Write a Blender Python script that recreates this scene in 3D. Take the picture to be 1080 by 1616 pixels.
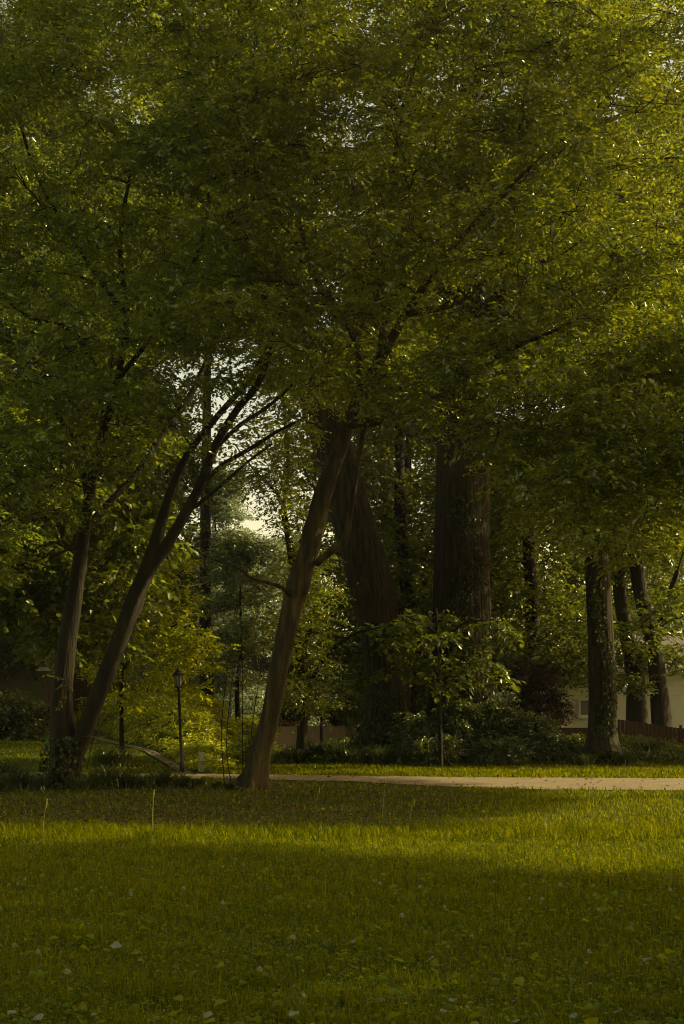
import bpy, math, random
import numpy as np
from mathutils import Vector, Matrix

# ------------------------------------------------------------------ camera, sky, sun
F = 2400.0; W0, H0 = 1080.0, 1616.0; HOR = 1125.0; CH = 1.5
PITCH = math.atan((HOR - H0 / 2) / F)
SUN_EL, SUN_AZ = math.radians(28), math.radians(75)      # azimuth from +y towards +x
scene = bpy.context.scene
for o in list(bpy.data.objects): bpy.data.objects.remove(o)
cd = bpy.data.cameras.new("camera"); cam = bpy.data.objects.new("camera", cd)
scene.collection.objects.link(cam); scene.camera = cam
cam.location = (0, 0, CH); cam.rotation_euler = (math.pi / 2 + PITCH, 0, 0)
cd.sensor_fit = 'VERTICAL'; cd.sensor_height = 36; cd.lens = 36 * F / H0
cd.clip_start = 0.1; cd.clip_end = 3000
w = bpy.data.worlds.new("World"); scene.world = w; w.use_nodes = True
nt = w.node_tree; nt.nodes.clear()
sky = nt.nodes.new('ShaderNodeTexSky'); sky.sky_type = 'NISHITA'; sky.sun_disc = False
sky.sun_elevation = SUN_EL; sky.sun_rotation = SUN_AZ
sky.air_density = 1.0; sky.dust_density = 2.0; sky.ozone_density = 0.3
tint = nt.nodes.new('ShaderNodeMix'); tint.data_type = 'RGBA'; tint.blend_type = 'MULTIPLY'
tint.inputs[0].default_value = 1.0; tint.inputs[7].default_value = (1.50, 1.12, 0.66, 1)
bg = nt.nodes.new('ShaderNodeBackground'); bg.inputs['Strength'].default_value = 0.125
wo = nt.nodes.new('ShaderNodeOutputWorld')
nt.links.new(sky.outputs[0], tint.inputs[6]); nt.links.new(tint.outputs[2], bg.inputs[0])
nt.links.new(bg.outputs[0], wo.inputs[0])
sd = bpy.data.lights.new("sun", 'SUN'); sd.energy = 5.0; sd.angle = math.radians(0.5); sd.color = (1.0, 0.85, 0.48)
sun = bpy.data.objects.new("sun", sd); scene.collection.objects.link(sun)
SD = Vector((math.cos(SUN_EL) * math.sin(SUN_AZ), math.cos(SUN_EL) * math.cos(SUN_AZ), math.sin(SUN_EL)))
sun.rotation_euler = SD.to_track_quat('Z', 'Y').to_euler()
vs = scene.view_settings; vs.view_transform = 'Standard'; vs.look = 'None'; vs.exposure = 0.72; vs.gamma = 1
scene.cycles.max_bounces = 6; scene.cycles.diffuse_bounces = 3; scene.cycles.transmission_bounces = 4
scene.cycles.glossy_bounces = 2; scene.cycles.volume_bounces = 0
scene.cycles.use_denoising = True; scene.cycles.denoising_prefilter = 'NONE'; scene.cycles.denoising_input_passes = 'RGB_ALBEDO_NORMAL'
scene.cycles.filter_width = 1.1
rng = np.random.default_rng(11)

# ------------------------------------------------------------------ helpers
ct, st = math.cos(PITCH), math.sin(PITCH)
def P(px, py, Y):
    "world point on depth plane Y seen at photograph pixel px, py"
    dx, dy = (px - W0 / 2) / F, (H0 / 2 - py) / F
    d = np.array([dx, ct - st * dy, st + ct * dy]); t = Y / d[1]
    return np.array([0, 0, CH]) + d * t
def proj(p):
    p = np.asarray(p, float); r = p - np.array([0, 0, CH])
    fw = r[..., 1] * ct + r[..., 2] * st; up = -r[..., 1] * st + r[..., 2] * ct
    return W0 / 2 + F * r[..., 0] / fw, H0 / 2 - F * up / fw
def sm(a, b, x):
    t = np.clip((x - a) / (b - a), 0, 1); return t * t * (3 - 2 * t)
def vnoise(x, y, s=1.0, seed=0):
    x = np.asarray(x, float) / s; y = np.asarray(y, float) / s
    return (np.sin(x * 1.3 + 2.1 * seed) * np.cos(y * 1.7 - seed) + np.sin(x * 2.9 + y * 2.3 + seed * 3.3) * .5
            + np.sin(y * 4.1 - x * 3.7 + seed) * .3) / 1.8
def edge_x(y):      # x of the stone edging on the left lawn as a function of depth
    return np.interp(y, [38, 39.5, 42, 46.5, 53, 60], [-3.4, -4.0, -4.6, -5.8, -8.7, -13])
def gz(x, y):
    x = np.asarray(x, float); y = np.asarray(y, float)
    lawn = 0.63 * np.clip((y - 40) / 12, 0, 2.2) * (1 - sm(-5.0, -2.6, x + (y - 40) * .10))
    d = x - edge_x(y)
    bank = 1.15 * sm(0.0, 2.6, d) * sm(39.5, 50, y) * (1 - sm(-4.6, -3.1, x + (y - 46) * .02)) * (x < 0)
    mound = 0.50 * sm(42.5, 46, y) * sm(-2.4, 1.5, x) * (1 - sm(8.3, 12, x) * .8)
    far = .35 * sm(62, 110, y)
    return lawn + bank + mound + far + 0.012 * vnoise(x, y, 1.6, 2) * sm(0, 1, np.minimum(np.abs(y - 34.5) - 3.5, 1.0))

def obj(name, me, mat, parent=None):
    o = bpy.data.objects.new(name, me); scene.collection.objects.link(o)
    if mat is not None and len(me.materials) == 0: me.materials.append(mat)
    if parent is not None: o.parent = parent
    return o
def raw_mesh(name, V, faces=None, quads=None, tris=None, smooth=False):
    me = bpy.data.meshes.new(name)
    if faces is not None:
        me.from_pydata([tuple(v) for v in V], [], faces)
    else:
        V = np.ascontiguousarray(V, dtype=np.float32)
        idx, starts, n = [], [], 0
        if quads is not None and len(quads):
            idx.append(quads.reshape(-1)); starts.append(np.arange(len(quads)) * 4); n = len(quads) * 4
        if tris is not None and len(tris):
            idx.append(tris.reshape(-1)); starts.append(n + np.arange(len(tris)) * 3)
        idx = np.concatenate(idx).astype(np.int32); starts = np.concatenate(starts).astype(np.int32)
        me.vertices.add(len(V)); me.vertices.foreach_set("co", V.reshape(-1))
        me.loops.add(len(idx)); me.loops.foreach_set("vertex_index", idx)
        me.polygons.add(len(starts)); me.polygons.foreach_set("loop_start", starts)
        me.update(calc_edges=True)
    if smooth: me.polygons.foreach_set("use_smooth", [True] * len(me.polygons))
    me.update(); return me
def thing(name, label, cat, loc=(0, 0, 0), group=None):
    o = bpy.data.objects.new(name, None); scene.collection.objects.link(o)
    o.empty_display_size = .2
    o.location = tuple(float(v) for v in loc); tag(o, label, cat, group); return o
def tag(o, label=None, cat=None, group=None, kind=None):
    if label: o['label'] = label
    if cat: o['category'] = cat
    if group: o['group'] = group
    if kind: o['kind'] = kind
    return o
def copy_thing(root, loc, rot=0, scale=1, label=None):
    r = root.copy(); scene.collection.objects.link(r); r.location = tuple(float(v) for v in loc)
    r.rotation_euler = (0, 0, rot)
    if np.isscalar(scale): scale = (scale,) * 3
    r.scale = scale
    if label: r['label'] = label
    for ch in list(root.children):
        c = ch.copy(); scene.collection.objects.link(c); c.parent = r
        for g in ch.children:
            d = g.copy(); scene.collection.objects.link(d); d.parent = c
    return r

class MB:
    def __init__(s): s.v = []; s.f = []; s.n = 0
    def add(s, V, Fc):
        s.v.append(np.asarray(V, float)); s.f += [tuple(i + s.n for i in f) for f in Fc]; s.n += len(V)
    def box(s, c, size, rot=0, tilt=None):
        x, y, z = [q / 2 for q in size]
        V = np.array([(i, j, k) for i in (-x, x) for j in (-y, y) for k in (-z, z)])
        if tilt is not None: V = V @ np.array(Matrix.Rotation(tilt[0], 3, tilt[1])).T
        cr, sr = math.cos(rot), math.sin(rot)
        V = np.c_[V[:, 0] * cr - V[:, 1] * sr, V[:, 0] * sr + V[:, 1] * cr, V[:, 2]] + np.array(c, float)
        s.add(V, [(0, 1, 3, 2), (4, 6, 7, 5), (0, 4, 5, 1), (2, 3, 7, 6), (0, 2, 6, 4), (1, 5, 7, 3)])
    def prism(s, pts, y0, y1):          # pts in x,z ; extruded along y
        n = len(pts)
        V = [(p[0], y0, p[1]) for p in pts] + [(p[0], y1, p[1]) for p in pts]
        s.add(V, [tuple(range(n)), tuple(range(2 * n - 1, n - 1, -1))] + [(i, i + n, (i + 1) % n + n, (i + 1) % n) for i in range(n)])
    def lathe(s, prof, c=(0, 0, 0), n=12):
        V = []; 
        for r, z in prof:
            for k in range(n):
                a = 2 * math.pi * k / n; V.append((c[0] + r * math.cos(a), c[1] + r * math.sin(a), c[2] + z))
        Fc = []
        for i in range(len(prof) - 1):
            for k in range(n):
                k2 = (k + 1) % n; Fc.append((i * n + k, i * n + k2, (i + 1) * n + k2, (i + 1) * n + k))
        Fc.append(tuple(range(n))[::-1]); Fc.append(tuple((len(prof) - 1) * n + k for k in range(n)))
        s.add(V, Fc)
    def tube(s, pts, rad, n=8, sub=3, fn=None, cap=True):
        pts = np.array(pts, float); rad = np.array(rad, float)
        if sub > 1 and len(pts) > 2:       # catmull rom
            e = np.vstack([2 * pts[0] - pts[1], pts, 2 * pts[-1] - pts[-2]]); out = []; ro = []
            for i in range(len(pts) - 1):
                p0, p1, p2, p3 = e[i], e[i + 1], e[i + 2], e[i + 3]
                for k in range(sub):
                    t = k / sub
                    out.append(.5 * (2 * p1 + (p2 - p0) * t + (2 * p0 - 5 * p1 + 4 * p2 - p3) * t * t + (3 * p1 - p0 - 3 * p2 + p3) * t ** 3))
                    ro.append(rad[i] * (1 - t) + rad[i + 1] * t)
            out.append(pts[-1]); ro.append(rad[-1]); pts = np.array(out); rad = np.array(ro)
        T = np.gradient(pts, axis=0); T /= np.linalg.norm(T, axis=1)[:, None] + 1e-9
        a = np.array([0, 1, 0.]) if abs(T[0][1]) < .8 else np.array([1., 0, 0])
        u = np.cross(T[0], a); u /= np.linalg.norm(u); V = []
        th = np.arange(n) * 2 * math.pi / n; L = 0
        for i in range(len(pts)):
            u = u - T[i] * u.dot(T[i]); u /= np.linalg.norm(u) + 1e-9; v = np.cross(T[i], u)
            if i: L += np.linalg.norm(pts[i] - pts[i - 1])
            r = rad[i] * (fn(th, L, i / (len(pts) - 1)) if fn else np.ones(n))
            V.append(pts[i] + np.outer(np.cos(th) * r, u) + np.outer(np.sin(th) * r, v))
        m = len(pts)
        Fc = [(i * n + k, i * n + (k + 1) % n, (i + 1) * n + (k + 1) % n, (i + 1) * n + k) for i in range(m - 1) for k in range(n)]
        if cap: Fc.append(tuple((m - 1) * n + k for k in range(n)))
        s.add(np.vstack(V), Fc)
        return pts, rad
    def build(s, name, mat, parent=None, smooth=False, off=(0, 0, 0)):
        V = np.vstack(s.v) - np.array(off, float)
        return obj(name, raw_mesh(name, V, faces=s.f, smooth=smooth), mat, parent)

# ------------------------------------------------------------------ materials
def new_mat(name):
    m = bpy.data.materials.new(name); m.use_nodes = True; n = m.node_tree; n.nodes.clear()
    out = n.nodes.new('ShaderNodeOutputMaterial'); return m, n, out
def ramp(n, fac, stops):
    r = n.nodes.new('ShaderNodeValToRGB'); e = r.color_ramp.elements
    while len(e) < len(stops): e.new(.5)
    for i, (p, c) in enumerate(stops): e[i].position = p; e[i].color = (*c, 1)
    n.links.new(fac, r.inputs[0]); return r.outputs[0]
def noise(n, scale, detail=4, rough=.55, vec=None, mapping=None):
    tc = n.nodes.new('ShaderNodeTexCoord'); src = tc.outputs['Object'] if vec is None else vec
    if mapping:
        mp = n.nodes.new('ShaderNodeMapping'); mp.inputs['Scale'].default_value = mapping
        n.links.new(src, mp.inputs[0]); src = mp.outputs[0]
    t = n.nodes.new('ShaderNodeTexNoise'); t.inputs['Scale'].default_value = scale
    t.inputs['Detail'].default_value = detail; t.inputs['Roughness'].default_value = rough
    n.links.new(src, t.inputs['Vector']); return t.outputs[0]
def math_(n, op, a, b):
    m = n.nodes.new('ShaderNodeMath'); m.operation = op
    for i, q in enumerate((a, b)):
        if isinstance(q, (int, float)): m.inputs[i].default_value = q
        else: n.links.new(q, m.inputs[i])
    return m.outputs[0]
def leaf_mat(name, dark, mid, light, trans=.38, gloss=.08, tboost=2.4, nscale=.5):
    m, n, out = new_mat(name)
    g = n.nodes.new('ShaderNodeNewGeometry')
    nz = noise(n, nscale, 2)
    f = math_(n, 'ADD', math_(n, 'MULTIPLY', g.outputs['Random Per Island'], .55), math_(n, 'MULTIPLY', nz, .5))
    col = ramp(n, f, [(.15, dark), (.5, mid), (.9, light)])
    d = n.nodes.new('ShaderNodeBsdfDiffuse'); n.links.new(col, d.inputs[0])
    tr = n.nodes.new('ShaderNodeBsdfTranslucent')
    mu = n.nodes.new('ShaderNodeMix'); mu.data_type = 'RGBA'; mu.blend_type = 'MULTIPLY'; mu.inputs[0].default_value = 1
    mu.inputs[7].default_value = (tboost, tboost * .92, tboost * .35, 1)
    n.links.new(col, mu.inputs[6]); n.links.new(mu.outputs[2], tr.inputs[0])
    mx = n.nodes.new('ShaderNodeMixShader'); mx.inputs[0].default_value = trans
    n.links.new(d.outputs[0], mx.inputs[1]); n.links.new(tr.outputs[0], mx.inputs[2])
    gl = n.nodes.new('ShaderNodeBsdfGlossy'); gl.inputs['Roughness'].default_value = .32; gl.inputs[0].default_value = (.6, .62, .5, 1)
    m2 = n.nodes.new('ShaderNodeMixShader'); m2.inputs[0].default_value = gloss
    n.links.new(mx.outputs[0], m2.inputs[1]); n.links.new(gl.outputs[0], m2.inputs[2])
    n.links.new(m2.outputs[0], out.inputs[0]); return m
def surf_mat(name, stops, scale=4, rough=.85, bump=.0, mapping=None, bscale=None, bdist=.02, detail=6, spec=.25):
    m, n, out = new_mat(name)
    b = n.nodes.new('ShaderNodeBsdfPrincipled'); b.inputs['Roughness'].default_value = rough
    b.inputs['Specular IOR Level'].default_value = spec
    nz = noise(n, scale, detail, .6, mapping=mapping)
    n.links.new(ramp(n, nz, stops), b.inputs[0])
    if bump:
        nb = noise(n, bscale or scale * 2, 5, .65, mapping=mapping)
        bp = n.nodes.new('ShaderNodeBump'); bp.inputs['Strength'].default_value = bump; bp.inputs['Distance'].default_value = bdist
        n.links.new(nb, bp.inputs['Height']); n.links.new(bp.outputs[0], b.inputs['Normal'])
    n.links.new(b.outputs[0], out.inputs[0]); return m
M = {}
M['canopy'] = leaf_mat('canopy_leaf', (.034, .050, .004), (.080, .104, .005), (.185, .20, .006), .46, tboost=2.8, gloss=.11)
M['canopy_b'] = leaf_mat('canopy_leaf_green', (.038, .060, .007), (.090, .122, .009), (.20, .225, .010), .44, tboost=2.8, gloss=.11)
M['tulip'] = leaf_mat('tulip_leaf', (.034, .052, .006), (.084, .108, .007), (.18, .20, .008), .44, tboost=2.8, gloss=.10)
M['bgdark'] = leaf_mat('far_leaf_dark', (.028, .044, .010), (.064, .088, .012), (.14, .16, .014), .42)
M['bgmid'] = leaf_mat('far_leaf_mid', (.028, .040, .008), (.062, .078, .010), (.12, .13, .012), .42)
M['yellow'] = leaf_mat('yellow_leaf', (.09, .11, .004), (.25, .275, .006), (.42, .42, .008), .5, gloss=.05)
M['pale'] = leaf_mat('hazed_blue_green_needle', (.13, .175, .14), (.22, .28, .21), (.32, .38, .27), .3, tboost=1.3)  # distance haze partly put into these pale conifer and far-wood colours
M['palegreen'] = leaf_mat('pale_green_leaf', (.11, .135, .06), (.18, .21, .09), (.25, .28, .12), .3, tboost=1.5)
M['red'] = leaf_mat('plum_leaf', (.030, .020, .016), (.055, .038, .030), (.10, .065, .05), .3, tboost=1.6)
M['orange'] = leaf_mat('orange_leaf', (.12, .06, .01), (.24, .11, .015), (.35, .17, .02), .4)
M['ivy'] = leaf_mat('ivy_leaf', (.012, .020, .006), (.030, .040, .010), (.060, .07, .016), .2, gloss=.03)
M['bigleaf'] = leaf_mat('large_leaf', (.030, .048, .010), (.058, .080, .013), (.12, .135, .014), .40, nscale=1.2)
M['grass'] = leaf_mat('grass_blade', (.042, .059, .001), (.100, .119, .0012), (.21, .205, .002), .40, gloss=.006, tboost=1.8, nscale=.9)
M['maple'] = leaf_mat('maple_leaf', (.032, .054, .010), (.078, .108, .013), (.17, .195, .016), .42, nscale=.8)
M['grassdark'] = leaf_mat('strap_leaf', (.022, .034, .008), (.042, .060, .014), (.08, .10, .03), .3, gloss=.12)
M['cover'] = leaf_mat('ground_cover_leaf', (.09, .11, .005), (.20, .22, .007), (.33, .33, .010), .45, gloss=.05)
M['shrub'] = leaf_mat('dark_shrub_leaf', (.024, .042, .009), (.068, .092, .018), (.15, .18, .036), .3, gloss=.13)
M['broad'] = leaf_mat('broad_weed_leaf', (.05, .08, .003), (.10, .135, .004), (.18, .20, .006), .35, gloss=.03)
M['silver'] = leaf_mat('pale_dry_leaf', (.10, .12, .07), (.20, .22, .13), (.36, .37, .24), .25, gloss=.08, tboost=1)
M['straw'] = leaf_mat('dry_straw', (.16, .14, .03), (.30, .27, .06), (.5, .46, .12), .3, gloss=.1, tboost=1)
M['straw2'] = leaf_mat('brown_fallen_leaf', (.05, .035, .01), (.11, .075, .02), (.2, .14, .04), .2, tboost=1)
M['bark'] = surf_mat('smooth_bark', [(.3, (.010, .007, .0015)), (.48, (.034, .025, .005)), (.70, (.095, .072, .015))], 6, .85, 1, (1, 1, .16), 11, .06)
M['barkdark'] = surf_mat('dark_bark', [(.3, (.006, .0045, .001)), (.55, (.019, .0145, .003)), (.75, (.046, .036, .008))], 7, .9, 1, (1, 1, .16), 12, .06)
M['tulipbark'] = surf_mat('furrowed_bark', [(.3, (.007, .006, .0025)), (.5, (.029, .023, .009)), (.75, (.072, .058, .025))], 9, .95, 1, (1, 1, .13), 11, .07)
M['metal'] = surf_mat('black_painted_metal', [(.3, (.012, .012, .012)), (.7, (.022, .022, .02))], 6, .45)
M['greymetal'] = surf_mat('weathered_green_metal', [(.3, (.10, .14, .11)), (.7, (.16, .20, .16))], 6, .5)
M['lens'] = surf_mat('frosted_lamp_glass', [(.3, (.14, .14, .10)), (.7, (.2, .2, .15))], 6, .3)
M['beige'] = surf_mat('beige_plastic', [(.3, (.28, .26, .15)), (.7, (.36, .33, .2))], 5, .6)
M['cream'] = surf_mat('cream_painted_siding', [(.3, (.64, .62, .45)), (.7, (.74, .70, .52))], 1.5, .8)
M['trim'] = surf_mat('white_trim_paint', [(.3, (.62, .60, .50)), (.7, (.75, .72, .6))], 3, .6)
M['roof'] = surf_mat('grey_shingle', [(.3, (.10, .09, .075)), (.7, (.19, .17, .14))], 12, .95)
M['glass'] = surf_mat('dark_window_glass', [(.3, (.05, .06, .05)), (.7, (.08, .09, .07))], 2, .12, spec=.6)
M['olive'] = surf_mat('olive_siding', [(.3, (.075, .070, .022)), (.7, (.10, .095, .032))], 2, .85)
M['redwood'] = surf_mat('red_brown_fence_boards', [(.3, (.055, .026, .012)), (.7, (.10, .048, .02))], 5, .85, mapping=(4, 4, .4))
M['greywood'] = surf_mat('weathered_fence_boards', [(.3, (.18, .14, .08)), (.7, (.31, .25, .15))], 5, .9, mapping=(4, 4, .4))
M['stone'] = surf_mat('edging_stone', [(.3, (.11, .085, .04)), (.7, (.24, .185, .095))], 6, .9, .5)
M['mulch'] = surf_mat('mulch', [(.3, (.07, .05, .02)), (.7, (.22, .16, .08))], 22, .95, .8)
M['white'] = surf_mat('clover_petal', [(.3, (.26, .27, .18)), (.7, (.42, .42, .30))], 40, .8)
M['pink'] = surf_mat('pink_petal', [(.3, (.35, .14, .12)), (.7, (.5, .24, .2))], 10, .8)

def ground_mat():
    m, n, out = new_mat('lawn_soil')
    b = n.nodes.new('ShaderNodeBsdfPrincipled'); b.inputs['Roughness'].default_value = .95; b.inputs['Specular IOR Level'].default_value = .1
    a = noise(n, 9, 8, .7); c = noise(n, .7, 3)
    f = math_(n, 'ADD', math_(n, 'MULTIPLY', a, .6), math_(n, 'MULTIPLY', c, .4))
    n.links.new(ramp(n, f, [(.32, (.020, .024, .003)), (.48, (.044, .056, .003)), (.62, (.075, .088, .004))]), b.inputs[0])
    bp = n.nodes.new('ShaderNodeBump'); bp.inputs['Distance'].default_value = .03; bp.inputs['Strength'].default_value = .8
    n.links.new(noise(n, 25, 6, .7), bp.inputs['Height']); n.links.new(bp.outputs[0], b.inputs['Normal'])
    n.links.new(b.outputs[0], out.inputs[0]); return m
def brick_mat():
    m, n, out = new_mat('path_pavers')
    b = n.nodes.new('ShaderNodeBsdfPrincipled'); b.inputs['Roughness'].default_value = .85
    tc = n.nodes.new('ShaderNodeTexCoord')
    br = n.nodes.new('ShaderNodeTexBrick'); br.inputs['Scale'].default_value = 4
    br.inputs['Color1'].default_value = (.25, .185, .08, 1); br.inputs['Color2'].default_value = (.185, .138, .062, 1)
    br.inputs['Mortar'].default_value = (.12, .10, .055, 1); br.inputs['Mortar Size'].default_value = .02
    n.links.new(tc.outputs['Object'], br.inputs[0])
    nz = noise(n, 1.3, 6); mx = n.nodes.new('ShaderNodeMix'); mx.data_type = 'RGBA'; mx.blend_type = 'MULTIPLY'; mx.inputs[0].default_value = .7
    n.links.new(br.outputs[0], mx.inputs[6]); n.links.new(ramp(n, nz, [(.3, (.6, .58, .52)), (.7, (1.1, 1.1, 1.05))]), mx.inputs[7])
    n.links.new(mx.outputs[2], b.inputs[0]); n.links.new(b.outputs[0], out.inputs[0]); return m
M['ground'] = ground_mat(); M['path'] = brick_mat()

# ------------------------------------------------------------------ leaves
T6 = np.array([(0, 0, 0), (-.34, .30, .10), (-.42, .62, .10), (0, 1, -.04), (.42, .62, .10), (.34, .30, .10)])
Q6 = np.array([(0, 1, 2, 3), (0, 3, 4, 5)])
T4 = np.array([(0, 0, 0), (-.5, .5, .10), (0, 1, -.03), (.5, .5, .10)])
Q4 = np.array([(0, 1, 2), (0, 2, 3)])
def norm(a): return a / (np.linalg.norm(a, axis=-1, keepdims=True) + 1e-9)
def leaf_geo(pos, d, nrm, L, Wd, simple=False):
    d = norm(d); s = norm(np.cross(d, nrm)); u = np.cross(s, d)
    T = T4 if simple else T6; Q = Q4 if simple else Q6
    V = (pos[:, None, :] + s[:, None, :] * (T[None, :, 0:1] * Wd[:, None, None]) + d[:, None, :] * (T[None, :, 1:2] * L[:, None, None])
         + u[:, None, :] * (T[None, :, 2:3] * Wd[:, None, None] * 1.6))
    k = len(T); I = Q[None] + (np.arange(len(pos)) * k)[:, None, None]
    return V.reshape(-1, 3), I.reshape(-1, Q.shape[1])
def spray(centers, rad, n_twig, n_leaf, ll, ratio=.5, flat=.5, twig=.5, tilt=.42, droop=.12, simple=False, fill=1.0):
    "leaf sprays: twigs with leaves to both sides, scattered through clump ellipsoids"
    centers = np.asarray(centers, float); K = len(centers); rad = np.broadcast_to(rad, (K,))
    N = K * n_twig
    c = np.repeat(centers, n_twig, 0); r = np.repeat(rad, n_twig)
    q = norm(rng.normal(size=(N, 3))) * (rng.random((N, 1)) ** (1 / 2.2)) * fill
    o = c + q * r[:, None] * np.array([1, 1, flat])
    d = norm(q * np.array([1, 1, .25]) * .9 + rng.normal(size=(N, 3)) * np.array([.6, .6, .22]) - np.array([0, 0, droop]))
    tl = twig * rng.uniform(.6, 1.25, N)
    side = norm(np.cross(d, np.array([0, 0, 1.]) + rng.normal(size=(N, 3)) * .35))
    t = (np.arange(n_leaf) + .6) / n_leaf
    pos = o[:, None, :] + d[:, None, :] * (t[None, :, None] * tl[:, None, None])
    pos[..., 2] -= (t[None, :] ** 2) * tl[:, None] * .18
    sg = np.where(np.arange(n_leaf) % 2 == 0, 1, -1)[None, :, None]
    ld = d[:, None, :] * .65 + side[:, None, :] * sg * .8 + rng.normal(size=(N, n_leaf, 3)) * .22 - np.array([0, 0, droop * 1.3])
    up = np.array([0, 0, 1.]) + rng.normal(size=(N, 1, 3)) * tilt * .6 + rng.normal(size=(N, n_leaf, 3)) * tilt
    L = ll * rng.uniform(.65, 1.2, N * n_leaf)
    return leaf_geo(pos.reshape(-1, 3), ld.reshape(-1, 3), up.reshape(-1, 3), L, L * ratio * rng.uniform(.85, 1.15, N * n_leaf), simple)
def crown_obj(name, parts, mat, parent, off):
    Vs = np.vstack([p[0] for p in parts]); n = 0; Is = []
    for p in parts: Is.append(p[1] + n); n += len(p[0])
    Is = np.vstack(Is); k = Is.shape[1]
    me = raw_mesh(name, Vs - np.array(off, float), quads=Is if k == 4 else None, tris=Is if k == 3 else None)
    return obj(name, me, mat, parent)

# gaps between the crowns where open sky shows (as centres of sight lines, px, py, rx, ry)
GAPS = [(345, 642, 34, 22), (396, 650, 34, 32), (352, 690, 26, 16), (400, 700, 30, 16), (410, 805, 26, 32), (300, 640, 22, 16), (330, 715, 16, 14),
        (882, 632, 26, 24), (985, 695, 30, 18), (810, 655, 26, 16), (100, 112, 14, 11), (160, 130, 12, 9), (240, 165, 15, 12),
        (1005, 160, 18, 14), (472, 740, 12, 18), (322, 445, 16, 20), (392, 545, 24, 18), (272, 572, 20, 16), (662, 735, 12, 22), (168, 325, 12, 10), (310, 575, 14, 12), (300, 350, 10, 8), (1075, 660, 14, 30)]
def in_gap(p, grow=0.0, k=1.0):
    x, y = proj(p); r = np.zeros(x.shape, bool)
    for gx, gy, rx, ry in GAPS:
        r |= ((x - gx) / (rx * k + grow)) ** 2 + ((y - gy) / (ry * k + grow)) ** 2 < 1
    return r

def limb_pts(spec):
    return [P(a[0], a[1], a[3]) for a in spec], [a[2] * .5 * a[3] / F for a in spec]
def flute(amp=.10, k=5, seed=0, fine=.0, nf=17):
    def fn(th, L, t):
        s = 1 + amp * np.sin(k * th + .5 * math.sin(L * .8 + seed) + seed) * (.6 + .4 * math.sin(L * .5 + seed)) + amp * .5 * np.sin(2 * th + L * .6 + seed * 2)
        if fine:
            for j, q in enumerate((nf, nf * 1.6, nf * 2.3)):
                q = round(q)
                s = s + fine * np.abs(np.sin(q * th * .5 + 1.3 * math.sin(L * (.9 + j * .5) + j + seed) + seed)) * (.7, .45, .3)[j] - fine * .4
        return s / (1 + amp * .9 if amp >= .1 else 1)
    return fn
def flare(base, k=.9, L0=.6, n=4, seed=0):
    def fn(th, L, t):
        e = math.exp(-L / L0); return base(th, L, t) * (1 + k * e * (.55 + .45 * np.sin(n * th + seed)))
    return fn
def knots(base, ks):
    def fn(th, L, t):
        r = base(th, L, t)
        for a, l, h, w_ in ks: r = r * (1 + h * np.exp(-((L - l) / w_) ** 2 - (((th - a + math.pi) % (2 * math.pi) - math.pi) / .7) ** 2))
        return r
    return fn
def branches(mb, nodes, nrad, clumps, n=5, rmin=.006, sub_tw=3, wob=.12, rmax=.05, crad=.8):
    "grow a branch from the nearest wood to every clump"
    nodes = list(map(np.array, nodes)); nrad = list(nrad)
    C = np.array(clumps); A = np.array(nodes)
    dist = np.array([np.min(np.linalg.norm(A - c, axis=1)) for c in C])
    for i in np.argsort(dist):
        c = C[i]; A = np.array(nodes)
        dd = np.linalg.norm(A - c, axis=1) + np.maximum(0, A[:, 2] - c[2]) * .8
        j = int(np.argmin(dd)); a = A[j]; Ln = np.linalg.norm(c - a)
        if Ln < .15: continue
        r0 = min(nrad[j] * .65, .012 + .012 * Ln, rmax); ns = max(3, int(Ln / .7) + 2)
        dirh = (c - a); mid = a + dirh * .5 + np.array([0, 0, .12 * Ln]) + rng.normal(size=3) * wob * Ln * .6
        ts = np.linspace(0, 1, ns)[:, None]
        pts = (1 - ts) ** 2 * a + 2 * ts * (1 - ts) * mid + ts ** 2 * c
        pts[1:-1] += rng.normal(size=(ns - 2, 3)) * wob * .35 * min(Ln, 2.)
        rs = np.linspace(r0, max(rmin, r0 * .35), ns)
        mb.tube(pts, rs, n, 2)
        nodes += list(pts[1:]); nrad += list(rs[1:])
        for q in range(sub_tw):
            s = pts[rng.integers(1, ns)]; e = c + norm(rng.normal(size=3)) * crad * rng.uniform(.5, 1.1) * np.array([1, 1, .55])
            m = (s + e) / 2 + rng.normal(size=3) * .12 * np.linalg.norm(e - s)
            mb.tube([s, m, e], [rmin * 1.4, rmin * 1.1, rmin * .5], 4, 2)

def sample_region(n, pxr, Yr, cond, minsep=.0, tries=60):
    "clump centres filling the part of space seen between these sight lines"
    out = []
    for _ in range(n * tries):
        if len(out) >= n: break
        px = rng.uniform(*pxr); Y = rng.uniform(*Yr); r = cond(px)
        if r is None: continue
        py = rng.uniform(r[0], r[1]); p = P(px, py, Y)
        if in_gap(p, 9): continue
        if minsep and out and np.min(np.linalg.norm(np.array(out) - p, axis=1)) < minsep: continue
        out.append(p)
    return np.array(out)

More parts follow.
